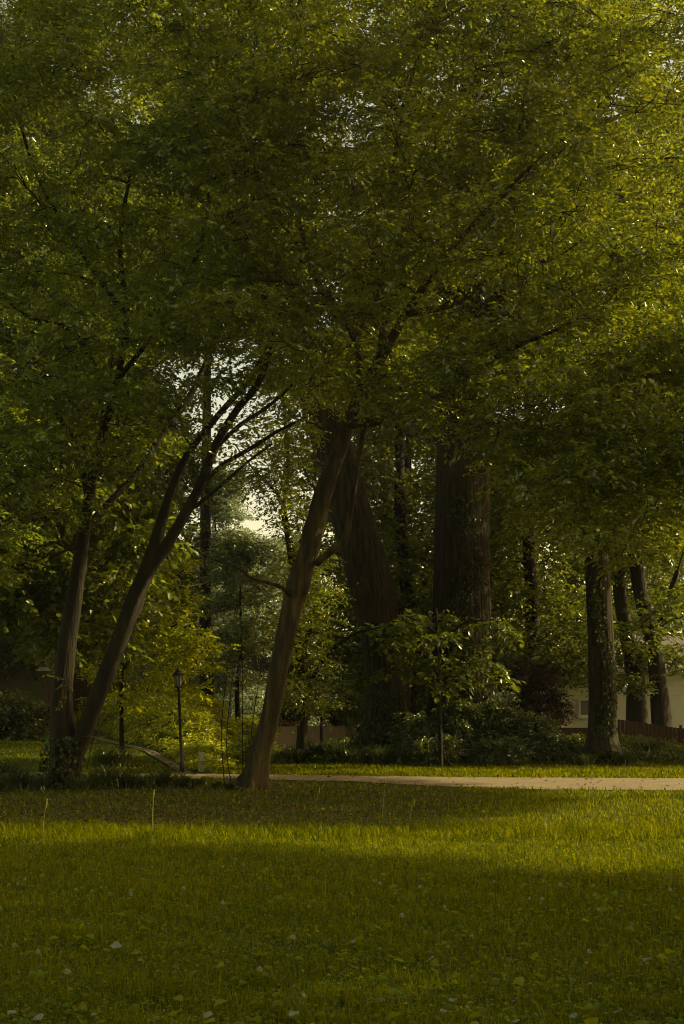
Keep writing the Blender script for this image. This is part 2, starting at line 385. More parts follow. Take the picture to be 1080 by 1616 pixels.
# ------------------------------------------------------------------ ground, path
def axis(vals): return np.array(sorted(set(np.round(vals, 3))))
xs = axis(list(np.arange(-26, 26.01, .5)) + list(np.arange(-8, 10, .25)) + [-400, -200, -100, -60, -40, 40, 60, 100, 200, 400])
ys = axis(list(np.arange(0, 30, .5)) + list(np.arange(30, 62, .25)) + list(np.arange(62, 120, 2)) + [-40, -10, 160, 250, 400, 700, 1200])
X, Yg = np.meshgrid(xs, ys); Z = gz(X, Yg)
nx, ny = len(xs), len(ys); I = np.arange(nx * ny).reshape(ny, nx)
Qd = np.stack([I[:-1, :-1], I[:-1, 1:], I[1:, 1:], I[1:, :-1]], -1).reshape(-1, 4)
g = obj('ground', raw_mesh('ground', np.stack([X, Yg, Z], -1).reshape(-1, 3), quads=Qd, smooth=True), M['ground']); tag(g, kind='structure')
def path_near(x): return np.interp(x, [-40, -9, -4, 0, 2, 4, 8, 14, 40], [38.6, 36.4, 35.4, 34.0, 31.6, 30.2, 29.7, 29.6, 29.6])
def path_far(x): return np.interp(x, [-40, -9, -4, 0, 3, 8, 14, 40], [41, 39.2, 38.2, 36.9, 36.0, 35.4, 35.0, 34.6])
def on_path(x, y, m=0.0): return (y > path_near(x) - m) & (y < path_far(x) + m)
px_ = np.arange(-40, 40.01, .5); ts = np.linspace(0, 1, 9)
PV = np.array([(x, path_near(x) * (1 - t) + path_far(x) * t, 0) for x in px_ for t in ts]); PV[:, 2] = gz(PV[:, 0], PV[:, 1]) * .0 + .014
PI = np.arange(len(PV)).reshape(len(px_), 9); PQ = np.stack([PI[:-1, :-1], PI[1:, :-1], PI[1:, 1:], PI[:-1, 1:]], -1).reshape(-1, 4)
o = obj('path', raw_mesh('path', PV, quads=PQ), M['path']); tag(o, kind='structure')
mb = MB()      # mulch strip inside the stone edging
yy = np.arange(39.2, 56, .6); ex = edge_x(yy)
V = [];
for y, x in zip(yy, ex):
    for k in (-.2, -.05, .12): V.append((x + k, y, float(gz(x + k, y)) + .03))
mb.add(V, [(i * 3 + k, i * 3 + k + 1, i * 3 + k + 4, i * 3 + k + 3) for i in range(len(yy) - 1) for k in (0, 1)])
o = mb.build('mulch_strip', M['mulch']); tag(o, kind='structure')

# ------------------------------------------------------------------ grass (uncountable)
dark_x = lambda y: np.interp(y, [18.8, 20, 24, 29, 35], [0.0, 1.6, 2.6, 3.2, 3.0])  # right edge of the cast shade; leaf litter and thinner grass deepen it within
def grass(name, n, yr, hmin, hmax, wf, mat, xlim=.27, cond=None, power=-.6, lean=.55, clumpy=.0):
    u = rng.random(n); a = yr[0] ** (power + 1); b = yr[1] ** (power + 1)
    y = (a + (b - a) * u) ** (1 / (power + 1)); x = rng.uniform(-1, 1, n) * (xlim * y + .8)
    keep = ~on_path(x, y, -.10 + .10 * vnoise(x, y, .25, 9))
    if cond is not None: keep &= cond(x, y)
    if clumpy: keep &= rng.random(n) < np.clip(.55 + clumpy * vnoise(x, y, .22, 5), .1, 1)
    x, y = x[keep], y[keep]; n = len(x)
    h = rng.uniform(hmin, hmax, n) * np.clip(1 + .4 * vnoise(x, y, .35, 7) + .25 * vnoise(x, y, 1.3, 4), .4, 1.7); wd = wf * y * rng.uniform(.7, 1.3, n)
    a = rng.uniform(0, 2 * math.pi, n); ld = np.stack([np.cos(a), np.sin(a), 0 * a], 1)
    sd_ = np.stack([-np.sin(a), np.cos(a), 0 * a], 1)
    b0 = np.stack([x, y, gz(x, y) - .005], 1); l = rng.uniform(.1, 1., n)[:, None] * lean * h[:, None] * 2
    m = b0 + ld * l * .35 + np.array([0, 0, 1]) * (h * .62)[:, None]; t = b0 + ld * l + np.array([0, 0, 1]) * (h * rng.uniform(.75, 1., n))[:, None]
    V = np.stack([b0 - sd_ * wd[:, None] * .5, b0 + sd_ * wd[:, None] * .5, m + sd_ * wd[:, None] * .4, m - sd_ * wd[:, None] * .4, t], 1)
    base = (np.arange(n) * 5)[:, None]
    o = obj(name, raw_mesh(name, V.reshape(-1, 3), quads=base + np.array([0, 1, 2, 3]), tris=base + np.array([3, 2, 4])), mat)
    tag(o, kind='stuff'); return o
tag(grass('grass', 330000, (6.3, 20), .025, .095, .00048, M['grass'], clumpy=.5), 'short weedy green grass of the near lawn with blades of uneven height', 'grass')
tag(grass('grass', 5200, (18.2, 19.8), .10, .20, .0006, M['grass'], lean=.9), 'fringe of taller bent grass blades along the sunlit crest of the lawn', 'grass')
tag(grass('grass', 2600, (6.4, 16), .10, .19, .0006, M['grass'], lean=1.0, clumpy=.8), 'longer arching grass blades scattered through the near lawn', 'grass')
tag(grass('dry_grass', 5200, (6.4, 17), .01, .035, .0005, M['straw'], lean=3.2, clumpy=.8), 'dead straw-coloured blades lying in the near lawn', 'dry grass')
bare = lambda x, y: (rng.random(len(x)) > .82 * sm(19.6, 20.8, y) * sm(.4, -1.2, x - dark_x(y)))
tag(grass('grass', 130000, (19, 35), .03, .10, .00058, M['grass'], clumpy=.3, cond=bare), 'mown grass on the far half of the lawn up to the paved path', 'grass')
tag(grass('grass', 60000, (34.5, 45.5), .04, .12, .0007, M['grass'], cond=lambda x, y: (x > -3.2) & (y < 45)), 'strip of mown grass behind the paved path', 'grass')
tag(grass('grass', 60000, (37.5, 56), .03, .08, .0008, M['grass'], xlim=.30, cond=lambda x, y: (x < edge_x(y) - .3)), 'smooth lawn rising behind the left tree', 'grass')
def strew(name, n, yr, ll, mat, label, cond=None, h=.03, power=-.9, ratio=.9):
    u = rng.random(n); a = yr[0] ** (power + 1); b = yr[1] ** (power + 1)
    y = (a + (b - a) * u) ** (1 / (power + 1)); x = rng.uniform(-1, 1, n) * (.26 * y + .6)
    keep = ~on_path(x, y, .05)
    if cond is not None: keep &= cond(x, y)
    x, y = x[keep], y[keep]; n = len(x)
    pos = np.stack([x, y, gz(x, y) + rng.uniform(.3, 1.6, n) * h], 1); a = rng.uniform(0, 6.28, n)
    L = ll * rng.uniform(.5, 1.2, n)
    V, Q = leaf_geo(pos, np.stack([np.cos(a), np.sin(a), rng.normal(size=n) * .25], 1), np.array([0, 0, 1]) + rng.normal(size=(n, 3)) * .3, L, L * ratio)
    o = obj(name, raw_mesh(name, V, quads=Q), mat); tag(o, label, name.replace('_', ' '), kind='stuff'); return o
strew('clover', 26000, (6.5, 20), .034, M['broad'], 'clover and small broad weeds growing low among the near grass', h=.035)
strew('clover', 900, (6.8, 15), .075, M['broad'], 'round violet leaves standing just above the near grass', h=.05, ratio=.95)
strew('leaf_litter', 3600, (6.5, 13), .030, M['silver'], 'tiny pale dry leaf scraps scattered in the near grass', h=.02, ratio=.4, cond=lambda x, y: rng.random(len(x)) < sm(13, 8, y) * .9)
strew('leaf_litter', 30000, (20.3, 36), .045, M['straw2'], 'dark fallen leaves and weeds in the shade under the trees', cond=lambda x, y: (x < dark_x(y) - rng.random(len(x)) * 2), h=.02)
strew('clover', 2600, (20, 36), .055, M['broad'], 'low weeds and violet leaves in the shade under the trees', cond=lambda x, y: (x < dark_x(y)), h=.05)

lx = rng.uniform(-8, 9, 260); ly = rng.uniform(30, 38, 260); k = on_path(lx, ly, -.05); lx, ly = lx[k], ly[k]; a = rng.uniform(0, 6.28, len(lx))
V, Q = leaf_geo(np.stack([lx, ly, 0 * lx + .03], 1), np.stack([np.cos(a), np.sin(a), 0 * a], 1), np.array([0, 0, 1.]) + rng.normal(size=(len(lx), 3)) * .3, rng.uniform(.05, .11, len(lx)), rng.uniform(.04, .08, len(lx)))
o = obj('leaf_litter', raw_mesh('leaf_litter', V, quads=Q), M['straw2']); tag(o, 'scattered brown leaves fallen on the paved path', 'leaf litter', kind='stuff')
# single pale leaves and clover heads
GL = 'pale silvery leaves lying in the near grass'
lm = None
for i, (px, py, s) in enumerate([(183, 1487, 1.5), (558, 1482, .8), (680, 1508, 1.2), (560, 1520, .9), (597, 1570, 1.4), (498, 1608, 1.5), (465, 1588, 1.), (1022, 1508, 1.2), (60, 1598, 1.3),
                                 (935, 1545, .9), (700, 1585, .9), (812, 1600, 1.1), (330, 1590, 1.), (240, 1600, .9), (975, 1585, 1.), (370, 1560, .8), (770, 1595, 1.), (20, 1590, 1.), (150, 1590, .9), (715, 1568, .8), (480, 1560, .7), (905, 1592, .9)]):
    dd = (HOR - py) / F; Y = -CH / dd * 1.0; Y = CH * F / (py - HOR); p = P(px, py, Y * .985)
    if lm is None:
        V = []; n = 9
        for k in range(n + 1):
            t = k / n; wv = math.sin(math.pi * min(1, t * 1.02)) ** .7 * .42 * (1 + .18 * math.sin(k * 2.4)) + .01
            V += [(-wv, t - .5, .16 + .1 * math.sin(t * 7)), (0, t - .5, .03), (wv, t - .5, .12 + .08 * math.cos(t * 6))]
        me = raw_mesh('fallen_leaf', np.array(V) * .065, faces=[(k * 3 + j, k * 3 + j + 1, k * 3 + j + 4, k * 3 + j + 3) for k in range(n) for j in (0, 1)], smooth=True)
        lm = me
    o = obj('fallen_leaf', lm, M['silver']); z = float(gz(p[0], p[1])) + .05
    o.location = (p[0], p[1], z); o.scale = (s * .85, s * .85, s * .9); o.rotation_euler = (random.Random(i).uniform(-.5, .6), random.Random(i + 50).uniform(-.4, .4), i * 1.9)
    tag(o, 'pale silvery fallen leaf lying in the near grass', 'leaf', GL)
fm = None
for i, (px, py) in enumerate([(40, 1388), (120, 1408), (207, 1420), (372, 1357), (384, 1370), (590, 1388), (663, 1403), (463, 1490), (487, 1432), (600, 1400), (836, 1417), (856, 1423), (884, 1404), (930, 1500), (352, 1432),
                              (160, 1400), (28, 1400), (290, 1410), (702, 1432), (1058, 1410), (780, 1390), (945, 1440), (635, 1455), (60, 1500), (106, 1540), (745, 1475), (410, 1530)]):
    Y = CH * F / (py - HOR) * .96; p = P(px, py, Y); z0 = float(gz(p[0], p[1]))
    if fm is None:
        a = MB(); a.tube([(0, 0, 0), (.004, 0, .06), (0, 0, .115)], [.0022, .002, .0018], 5, 2)
        b = MB()
        for k in range(46):
            zz = 1 - 1.55 * (k + .5) / 46; rr = math.sqrt(max(0, 1 - zz * zz)); an = k * 2.39996
            c = np.array([rr * math.cos(an), rr * math.sin(an), zz]); q = np.cross(c, [0, 0, 1.]); q = q / (np.linalg.norm(q) + 1e-6)
            u = np.cross(q, c); b0 = c * .006; tip = c * .0135
            b.add([b0 + q * .0012, b0 - q * .0012, tip - q * .0022 + u * .001, tip + q * .0022 + u * .001, c * .0155], [(0, 1, 2, 3), (3, 2, 4)])
        fm = (raw_mesh('stem', np.vstack(a.v), faces=a.f, smooth=True), raw_mesh('blossom', np.vstack(b.v), faces=b.f))
    e = thing('clover_flower', 'white clover blossom standing above the near grass', 'flower', (p[0], p[1], z0 - .005), 'white clover blossoms in the lawn')
    obj('stem', fm[0], M['grass'], e); h = obj('blossom', fm[1], M['white'], e); h.location = (0, 0, .115)
    s = .9 + .5 * ((i * 7) % 5) / 5; e.scale = (s, s, s)

# tall seed stalks
for i, (px, y0, y1, Y, lab) in enumerate([(242, 1315, 1248, 18.6, 'tall bright upright grass stalk standing in front of the dark shade on the left'),
                                          (604, 1300, 1228, 22, 'thin tall grass stalk before the paved path near the centre'),
                                          (648, 1300, 1262, 22, 'short thin grass stalk right of the taller centre one'),
                                          (68, 1312, 1263, 18.8, 'thin leaning grass stalk at the left edge of the lawn'),
                                          (498, 1278, 1244, 24, 'faint bent grass stalk in the shade right of the leaning tree')]):
    b = P(px, y0, Y); t = P(px + (6 if i != 0 else 1), y1, Y); b[2] = float(gz(b[0], b[1]))
    e = thing('grass_stalk', lab, 'grass', b, 'tall single grass stalks')
    a = MB(); a.tube([b, (b + t) / 2 + np.array([-.01, 0, 0]), t], [.006 if i == 0 else .004, .005 if i == 0 else .003, .002], 5, 4); a.build('stem', M['straw'], e, True, b)
    a = MB(); a.tube([t - np.array([0, 0, .09]), t - np.array([0, 0, .04]), t + np.array([.004, 0, .02])], [.003, .008, .002], 6, 3); a.build('seed_head', M['straw'], e, True, b)

# ------------------------------------------------------------------ the two twin-trunk and leaning trees
def tree(name, label, cat, limbs, clumps, leafset, bark, leafmat, fns=None, n=20, sub=6, group=None, br=None, loc=None):
    b = limbs[0][0]; base = P(b[0], b[1], b[3]) if loc is None else loc
    base = np.array([base[0], base[1], float(gz(base[0], base[1]))])
    e = thing(name, label, cat, base, group)
    mb = MB(); nodes, nr = [], []
    for i, L in enumerate(limbs):
        pts, rad = limb_pts(L)
        fn = fns[i] if fns and i < len(fns) else flute(.06, 4, i)
        big = rad[0] > .09
        a, r = mb.tube(pts, rad, n if big else 9, sub, fn)
        k = 0 if i else len(a) // 2
        nodes += list(a[k:]); nr += list(r[k:])
    if clumps is not None and len(clumps):
        branches(mb, nodes, nr, clumps, **(br or {}))
        mb.build('trunk', bark, e, True, base)
        crown_obj('crown', leafset, leafmat, e, base)
    else: mb.build('trunk', bark, e, True, base)
    return e

# leaning tree in the middle
bot = lambda px: float(np.interp(px, [330, 430, 500, 560, 640, 700, 800, 880, 1080, 1300], [470, 610, 625, 640, 655, 690, 700, 720, 740, 760]))
top_c = lambda px: (-160, bot(px)) if px > 330 else (-160, 470)
B = [[(398, 1246, 50, 30.2), (404, 1225, 37, 30.2), (414, 1180, 33, 30.2), (428, 1128, 30, 30.2), (440, 1060, 31, 30.2), (452, 1000, 33, 30.2), (470, 925, 40, 30.2), (489, 865, 36, 30.2), (512, 775, 33, 30), (540, 700, 25, 30), (565, 630, 20, 29.8), (605, 560, 17, 29.5), (645, 490, 14, 29), (700, 410, 11, 28.5), (770, 330, 8, 28), (850, 250, 6, 27)],
     [(500, 890, 12, 30.1), (520, 872, 12, 29.9), (545, 850, 11, 29.7), (556, 790, 9, 29.5), (570, 700, 8, 29.3), (580, 630, 7, 29.1), (560, 540, 6, 28.8), (520, 460, 5, 28)],
     [(462, 940, 12, 30), (440, 925, 6, 29.8), (400, 912, 5, 29.4), (370, 893, 4, 29.2), (330, 880, 3, 29), (300, 862, 2.5, 29)],
     [(552, 670, 16, 29.9), (620, 660, 12, 29.4), (700, 622, 10, 28.8), (790, 560, 8, 28), (880, 520, 6, 27.2)],
     [(570, 610, 15, 29.7), (560, 540, 12, 30), (500, 440, 10, 30.5), (470, 340, 8, 31), (430, 220, 6, 31.5)],
     [(600, 565, 15, 29.5), (610, 500, 12, 29.8), (640, 430, 10, 30), (620, 300, 9, 30.2), (640, 160, 7, 30.4), (680, 30, 5, 30.5)],
     [(640, 495, 14, 29), (720, 478, 8, 28.8), (800, 420, 6, 28.6), (870, 410, 4, 28.4), (930, 370, 3, 28.2)],
     [(700, 410, 10, 28.5), (780, 350, 7, 29.4), (840, 240, 5, 30), (920, 190, 4, 30.6), (990, 120, 3, 31)],
     [(560, 540, 10, 30), (600, 460, 9, 31), (690, 250, 8, 32), (820, 90, 7, 33), (900, 20, 5, 33)]]
cl = np.vstack([sample_region(360, (330, 1180), (26, 33), top_c, .5)])
lv = [spray(cl, rng.uniform(.5, 1.0, len(cl)), 54, 10, .118, .5, .42, .5)]
tree('leaning_tree', 'slender tree leaning to the right beside the paved path, its trunk pale along one side', 'tree', B, cl, lv, M['bark'], M['canopy'],
     [flare(knots(flute(.11, 5, 1, .03, 22), [(2.2, 4.1, .35, .2), (5, 4.3, .3, .16), (3.5, 1.9, .2, .14), (1, 3.0, .22, .15), (4.4, 5.6, .3, .15), (.4, 5.2, .2, .12)]), .6, .35, 5), flute(.06, 3, 2)], 56, 10, br=dict(sub_tw=8, wob=.2, rmin=.009))

# left tree with two trunks from one base
A = [[(100, 1250, 67.1, 31), (102, 1225, 51.6, 31), (100, 1170, 44.7, 31), (98, 1100, 34.4, 31), (106, 1020, 31.0, 31), (118, 940, 27.5, 31), (130, 860, 23.2, 31), (140, 790, 19.8, 31), (158, 700, 16.3, 30.8), (185, 600, 12.9, 30.4), (200, 500, 10.3, 30), (190, 380, 7.7, 29.5), (210, 250, 5.2, 29)],
     [(106, 1215, 39.6, 31), (126, 1175, 32.7, 30.9), (150, 1110, 31.0, 30.8), (185, 1020, 30.1, 30.6), (215, 940, 28.4, 30.5), (236, 890, 25.8, 30.4), (262, 800, 15.5, 30.5), (295, 720, 12.9, 30.7), (345, 655, 11.2, 31), (400, 590, 9.5, 31.2), (440, 500, 7.7, 31.5), (480, 400, 5.2, 31.5)],
     [(232, 905, 20.6, 30.4), (270, 850, 18.1, 30.3), (312, 775, 16.3, 30.1), (340, 705, 14.6, 29.9), (372, 650, 12.0, 29.7), (410, 600, 10.3, 29.5), (430, 520, 7.7, 29.3), (400, 420, 6.0, 29)],
     [(318, 765, 7.7, 30.1), (350, 735, 7.7, 29.9), (400, 705, 6.9, 29.6), (440, 680, 5.2, 29.4), (500, 650, 3.4, 29.2)],
     [(308, 800, 6.9, 30.1), (345, 770, 5.2, 29.9), (390, 730, 4.3, 29.7), (430, 700, 3.4, 29.6)],
     [(348, 700, 7.7, 29.9), (380, 670, 7.7, 30.2), (425, 640, 6.0, 30.5), (470, 600, 4.3, 30.7)],
     [(138, 830, 12.0, 31), (175, 790, 10.3, 31.4), (222, 740, 12.0, 31.8), (260, 680, 11.2, 32.2), (300, 625, 10.3, 32.6), (330, 560, 7.7, 33)],
     [(140, 790, 10.3, 31), (120, 700, 8.6, 31.3), (60, 620, 7.7, 31.6), (0, 570, 6.9, 32), (-80, 480, 5.2, 32)],
     [(165, 680, 9.5, 30.8), (150, 580, 8.6, 31.5), (110, 520, 7.7, 32), (30, 490, 6.9, 32.5), (-60, 380, 5.2, 33)],
     [(185, 600, 9.5, 30.4), (240, 530, 7.7, 30), (300, 430, 6.9, 29.6), (330, 300, 6.0, 29), (300, 150, 4.3, 28.6)],
     [(200, 500, 8.6, 30), (130, 400, 6.9, 30), (60, 280, 6.0, 30), (20, 150, 4.3, 30)]]
def acond(px):
    lo = float(np.interp(px, [-260, 0, 60, 110, 170, 230, 290, 330, 380, 440], [930, 900, 860, 790, 780, 740, 640, 620, 600, 600])); return (-160, lo)
cl = sample_region(330, (-260, 440), (27, 34.5), acond, .5)
lv = [spray(cl, rng.uniform(.5, 1.0, len(cl)), 54, 10, .122, .5, .42, .5)]
for a_, b_ in ((335, 620), (350, 665), (372, 625), (385, 668), (398, 690), (415, 640), (425, 668), (405, 720), (345, 700), (372, 700), (440, 700), (360, 590), (410, 600), (395, 738), (455, 660), (320, 655), (300, 690)):
    lv.append(spray([P(a_, b_, rng.uniform(29, 32))], .5, 11, 9, .13, .5, .42, .5))
tree('twin_trunk_tree', 'tall tree at left whose two trunks part just above one thick base', 'tree', A, cl, lv, M['barkdark'], M['canopy_b'],
     [flare(knots(flute(.12, 4, 3, .035, 22), [(4.4, 2.0, .2, .2), (5, 3.4, .3, .15), (4, 4.6, .3, .15)]), .35, .4, 4), knots(flute(.11, 4, 5, .03, 20), [(4.6, 2.2, .25, .15), (3.9, 3.6, .3, .14)]), flute(.06, 3, 8)], 52, 10, br=dict(sub_tw=4, wob=.16, rmin=.008))

# spreading tree at the right, mostly outside the picture, and its shade on the lawn
def shade_cl(region, hs, n):
    out = []
    while len(out) < n:
        gx, gy = rng.uniform(region[0], region[1]), rng.uniform(region[2], region[3])
        if not region[4](gx, gy): continue
        h = rng.uniform(*hs); k = h / math.tan(SUN_EL)
        p = np.array([gx + k * math.sin(SUN_AZ), gy + k * math.cos(SUN_AZ), h])
        if abs(p[0]) < .25 * p[1] + .8 + .8: continue
        out.append(p)
    return np.array(out)
dark_r = lambda y: np.interp(y, [18.8, 20, 24, 29, 31, 38], [0.2, 1.9, 3.0, 4.4, 2.6, 1.6])
cl1 = shade_cl((-9, 5, 19.9, 37, lambda x, y: x < dark_r(y) - .8), (3.2, 14), 430)
cl2 = sample_region(75, (800, 1230), (25, 30), lambda px: (560, float(np.interp(px, [780, 850, 900, 1000, 1060, 1230], [700, 770, 850, 870, 790, 760]))), .5)
cl = np.vstack([cl1, cl2])
lv = [spray(cl, rng.uniform(.6, 1.0, len(cl)), 48, 9, .125, .5, .45, .45)]
def W2(p, r): return (*[float(v) for v in proj(np.array(p, float))], r * 2 * F / p[1], p[1])
R_ = [[W2((12, 29, -.2), .32), W2((12, 29, 1.5), .24), W2((11.8, 29, 4), .20), W2((12.2, 29.5, 7), .14), W2((12.5, 30, 9.5), .08)],
      [W2((11.9, 29, 3), .13), W2((10, 28.5, 4.6), .10), W2((8, 28, 5.8), .07), W2((6.2, 27.5, 6.6), .045), W2((4.5, 27, 6.4), .025)],
      [W2((12, 29, 4.5), .12), W2((14, 28, 6.5), .08), W2((16.5, 27, 8), .05)]]
tree('spreading_tree', 'tree standing past the right edge, its low bright yellow-green boughs hanging into the picture', 'tree', R_, cl, lv, M['bark'], M['canopy'], None, 16, 4, br=dict(sub_tw=3))
fg_edge = lambda x: np.interp(x, [-6, -4, -1, 1, 3, 5], [18.7, 18.4, 17.0, 15.1, 13.2, 12.0])
cl = shade_cl((-5, 4.5, 3.5, 18, lambda x, y: y < fg_edge(x) - .45), (3.2, 8.5), 360)
lv = [spray(cl, rng.uniform(.6, 1.0, len(cl)), 46, 9, .13, .5, .5, .45)]
R2 = [[W2((12, 12.5, -.2), .34), W2((12, 12.5, 2), .24), W2((12.1, 12.3, 4.5), .18), W2((12, 12.5, 7.5), .1)],
      [W2((12, 12.5, 2.5), .12), W2((9, 9, 4.4), .08), W2((7, 7, 5.2), .04)], [W2((12.1, 12.5, 3.5), .12), W2((14, 14, 6), .08), W2((16, 15, 7), .04)]]
tree('lawn_tree', 'broad leafy tree beside the lawn whose shade covers the near grass', 'tree', R2, cl, lv, M['barkdark'], M['canopy_b'], None, 14, 3, br=dict(sub_tw=2))

side = []  # unseen tree, added to keep the sun off the furrowed trunks
while len(side) < 120:
    p = np.array([rng.uniform(12.2, 20), rng.uniform(43.5, 51.5), rng.uniform(.8, 8.0)])
    if ((p[0] - 16) / 4) ** 2 + ((p[1] - 47.5) / 4) ** 2 + ((p[2] - 4.6) / 4) ** 2 < 1: side.append(p)
side = np.array(side)
tree('added_shading_tree', 'unseen round tree added past the right edge to shade the huge trunks', 'tree', [[W2((16, 47.5, -.2), .3), W2((16, 47.5, 3), .22), W2((16.1, 47.5, 7), .1)]], side,
     [spray(side, rng.uniform(.7, 1.1, len(side)), 44, 8, .15, .6, .5, .5)], M['barkdark'], M['canopy_b'], None, 14, 4, br=dict(sub_tw=2))
# large-leaved maple behind the twin-trunk tree
mc = sample_region(135, (-120, 250), (36, 40), lambda px: (600, float(np.interp(px, [-120, 0, 60, 120, 200, 250], [1010, 1010, 1030, 1060, 1000, 900]))), .55)
tree('maple_tree', 'low-branching dark green tree with big drooping leaves filling the left edge behind the twin trunks', 'tree', [[W2((-9.6, 38, -.2), .25), W2((-9.6, 38, 2.5), .19), W2((-9.2, 38, 5), .15), W2((-8.4, 38, 8), .08)],
     [W2((-9.5, 38, 3), .1), W2((-7.8, 37.6, 4.4), .07), W2((-6, 37.4, 5), .04)], [W2((-9.2, 38, 5), .1), W2((-7, 38.2, 6.5), .07), W2((-5.4, 38.4, 8), .03)]], mc,
     [spray(mc, rng.uniform(.5, .95, len(mc)), 26, 7, .22, .72, .5, .5, .4, .2)], M['barkdark'], M['maple'], None, 14, 4, br=dict(sub_tw=2))

# ------------------------------------------------------------------ thin dark tree behind the leaning one
C = [[(478, 1182, 22, 41), (478, 1150, 17, 41), (476, 1080, 15, 41), (470, 1000, 14, 41), (466, 920, 12, 41), (456, 850, 11, 41), (448, 800, 9, 41), (455, 740, 7, 41), (450, 660, 5, 41), (440, 560, 4, 41)],
     [(480, 1095, 8, 41), (500, 1060, 6, 40.7), (520, 1030, 5, 40.5), (560, 1000, 4, 40.2), (600, 990, 3, 40)],
     [(474, 1040, 9, 41), (490, 990, 8, 40.8), (497, 960, 7, 40.6), (530, 942, 5, 40.3), (565, 920, 4, 40)],
     [(462, 880, 6, 41), (476, 850, 5, 41), (500, 820, 4, 41), (520, 760, 3, 41)],
     [(452, 800, 5, 41), (430, 770, 4, 41), (400, 740, 3, 41), (370, 700, 2, 41)]]
cl = np.vstack([sample_region(50, (410, 505), (38.8, 41.8), lambda px: (590 if px < 480 else 860, 800 if px < 440 else 1110), .6), [P(a, b, rng.uniform(39, 42)) for a, b in ((400, 752), (420, 740), (440, 762), (455, 735), (380, 745), (430, 775), (470, 790),  (440, 700))]])
lv = [spray(cl, rng.uniform(.5, .95, len(cl)), 34, 8, .12, .5, .5, .45)]
tree('slim_dark_tree', 'slim dark tree with forked crooked limbs behind the leaning tree', 'tree', C, cl, lv, M['barkdark'], M['tulip'], [flute(.08, 3, 2)], 14, 5, br=dict(sub_tw=4))

# ------------------------------------------------------------------ great furrowed trunks
D = [[(612, 1195, 98, 45.5), (612, 1165, 78, 45.5), (614, 1100, 68, 45.5), (608, 1029, 68, 45.5), (594, 957, 70, 45.5), (575, 880, 70, 45.5), (556, 816, 67, 45.5), (538, 752, 64, 45.5), (520, 688, 60, 45.5), (500, 620, 54, 45.5), (476, 530, 44, 45.5), (450, 400, 34, 45.5), (430, 200, 24, 45.5), (420, -60, 12, 45.5)],
     [(500, 620, 24, 45.5), (540, 510, 20, 45), (600, 400, 16, 44), (640, 280, 10, 43.5)],
     [(484, 560, 24, 45.5), (430, 470, 18, 46), (360, 380, 13, 46.5), (300, 250, 8, 47)]]
cl = sample_region(150, (250, 680), (40.5, 50), lambda px: (-170, 600 if px > 440 else 520), 1.0)
lv = [spray(cl, rng.uniform(.9, 1.5, len(cl)), 42, 8, .16, .75, .5, .6)]
tree('leaning_tulip_tree', 'huge dark furrowed trunk leaning to the left with roots spreading at its foot', 'tree', D, cl, lv, M['tulipbark'], M['tulip'],
     [flare(flute(.05, 3, 1, .055, 34), .55, .55, 3, 2.2)], 120, 10, br=dict(sub_tw=2, rmax=.12))
E = [[(730, 1195, 150, 46), (729, 1165, 108, 46), (728, 1090, 96, 46), (728, 980, 94, 46), (727, 880, 90, 46), (730, 780, 86, 46), (732, 680, 82, 46), (733, 580, 76, 46), (734, 440, 64, 46), (738, 280, 50, 46), (745, 100, 34, 46), (750, -80, 16, 46)],
     [(733, 560, 30, 46), (800, 450, 22, 45), (880, 320, 16, 44), (960, 200, 10, 43.5)],
     [(735, 500, 28, 46), (660, 380, 20, 47), (600, 240, 13, 48)]]
cl = sample_region(190, (620, 1150), (41, 51), lambda px: (-170, 600), 1.0)
lv = [spray(cl, rng.uniform(.9, 1.5, len(cl)), 42, 8, .16, .75, .5, .6)]
def twin(th, L, t):
    b = flute(.05, 3, 4, .06, 40)(th, L, t); return b * (1 - .13 * np.exp(-((((th - 4.95) + math.pi) % (2 * math.pi) - math.pi) / .13) ** 2) - .05 * np.exp(-((((th - 4.2) + math.pi) % (2 * math.pi) - math.pi) / .1) ** 2))
tree('upright_tulip_tree', 'the thickest trunk, straight and deeply furrowed, above the ivy mass', 'tree', E, cl, lv, M['tulipbark'], M['tulip'],
     [flare(twin, .6, .8, 5, 1)], 130, 10, br=dict(sub_tw=2, rmax=.12))
Fk = [[(951, 1185, 58, 43.5), (951, 1160, 46, 43.5), (951, 1100, 43, 43.5), (948, 1000, 40, 43.5), (943, 910, 38, 43.5), (942, 840, 36, 43.5), (950, 770, 36, 43.5), (957, 700, 30, 43.5), (962, 620, 24, 43.5), (970, 480, 18, 43.5), (975, 300, 12, 43.5)],
      [(938, 850, 20, 43.5), (905, 815, 15, 43), (865, 790, 11, 42.5), (820, 770, 7, 42)],
      [(955, 880, 18, 43.5), (975, 830, 14, 43.3), (975, 780, 12, 43), (985, 700, 9, 43)]]
cl = np.vstack([sample_region(70, (820, 1130), (40, 47), lambda px: (250, 640 if px < 900 else 860), .9), sample_region(50, (975, 1150), (46.8, 48.6), lambda px: (440, 850), .8)])  # second clump set added to the crown to shade the thickest trunk
lv = [spray(cl, rng.uniform(.6, 1.1, len(cl)), 50, 8, .14, .6, .5, .5)]
tree('ivy_clad_tree', 'straight dark trunk on the right with ivy climbing its front', 'tree', Fk, cl, lv, M['tulipbark'], M['canopy'],
     [flare(flute(.04, 3, 6, .05, 26), .2, .5, 4)], 90, 8, br=dict(sub_tw=2, rmax=.08))
G = [[(1010, 1175, 42, 56), (1006, 1140, 36, 56), (1002, 1060, 28, 56), (985, 980, 22, 56), (975, 900, 20, 56), (970, 780, 16, 56), (965, 600, 10, 56)]]
cl = sample_region(46, (930, 1060), (54, 59), lambda px: (560, 1085), 1.0)
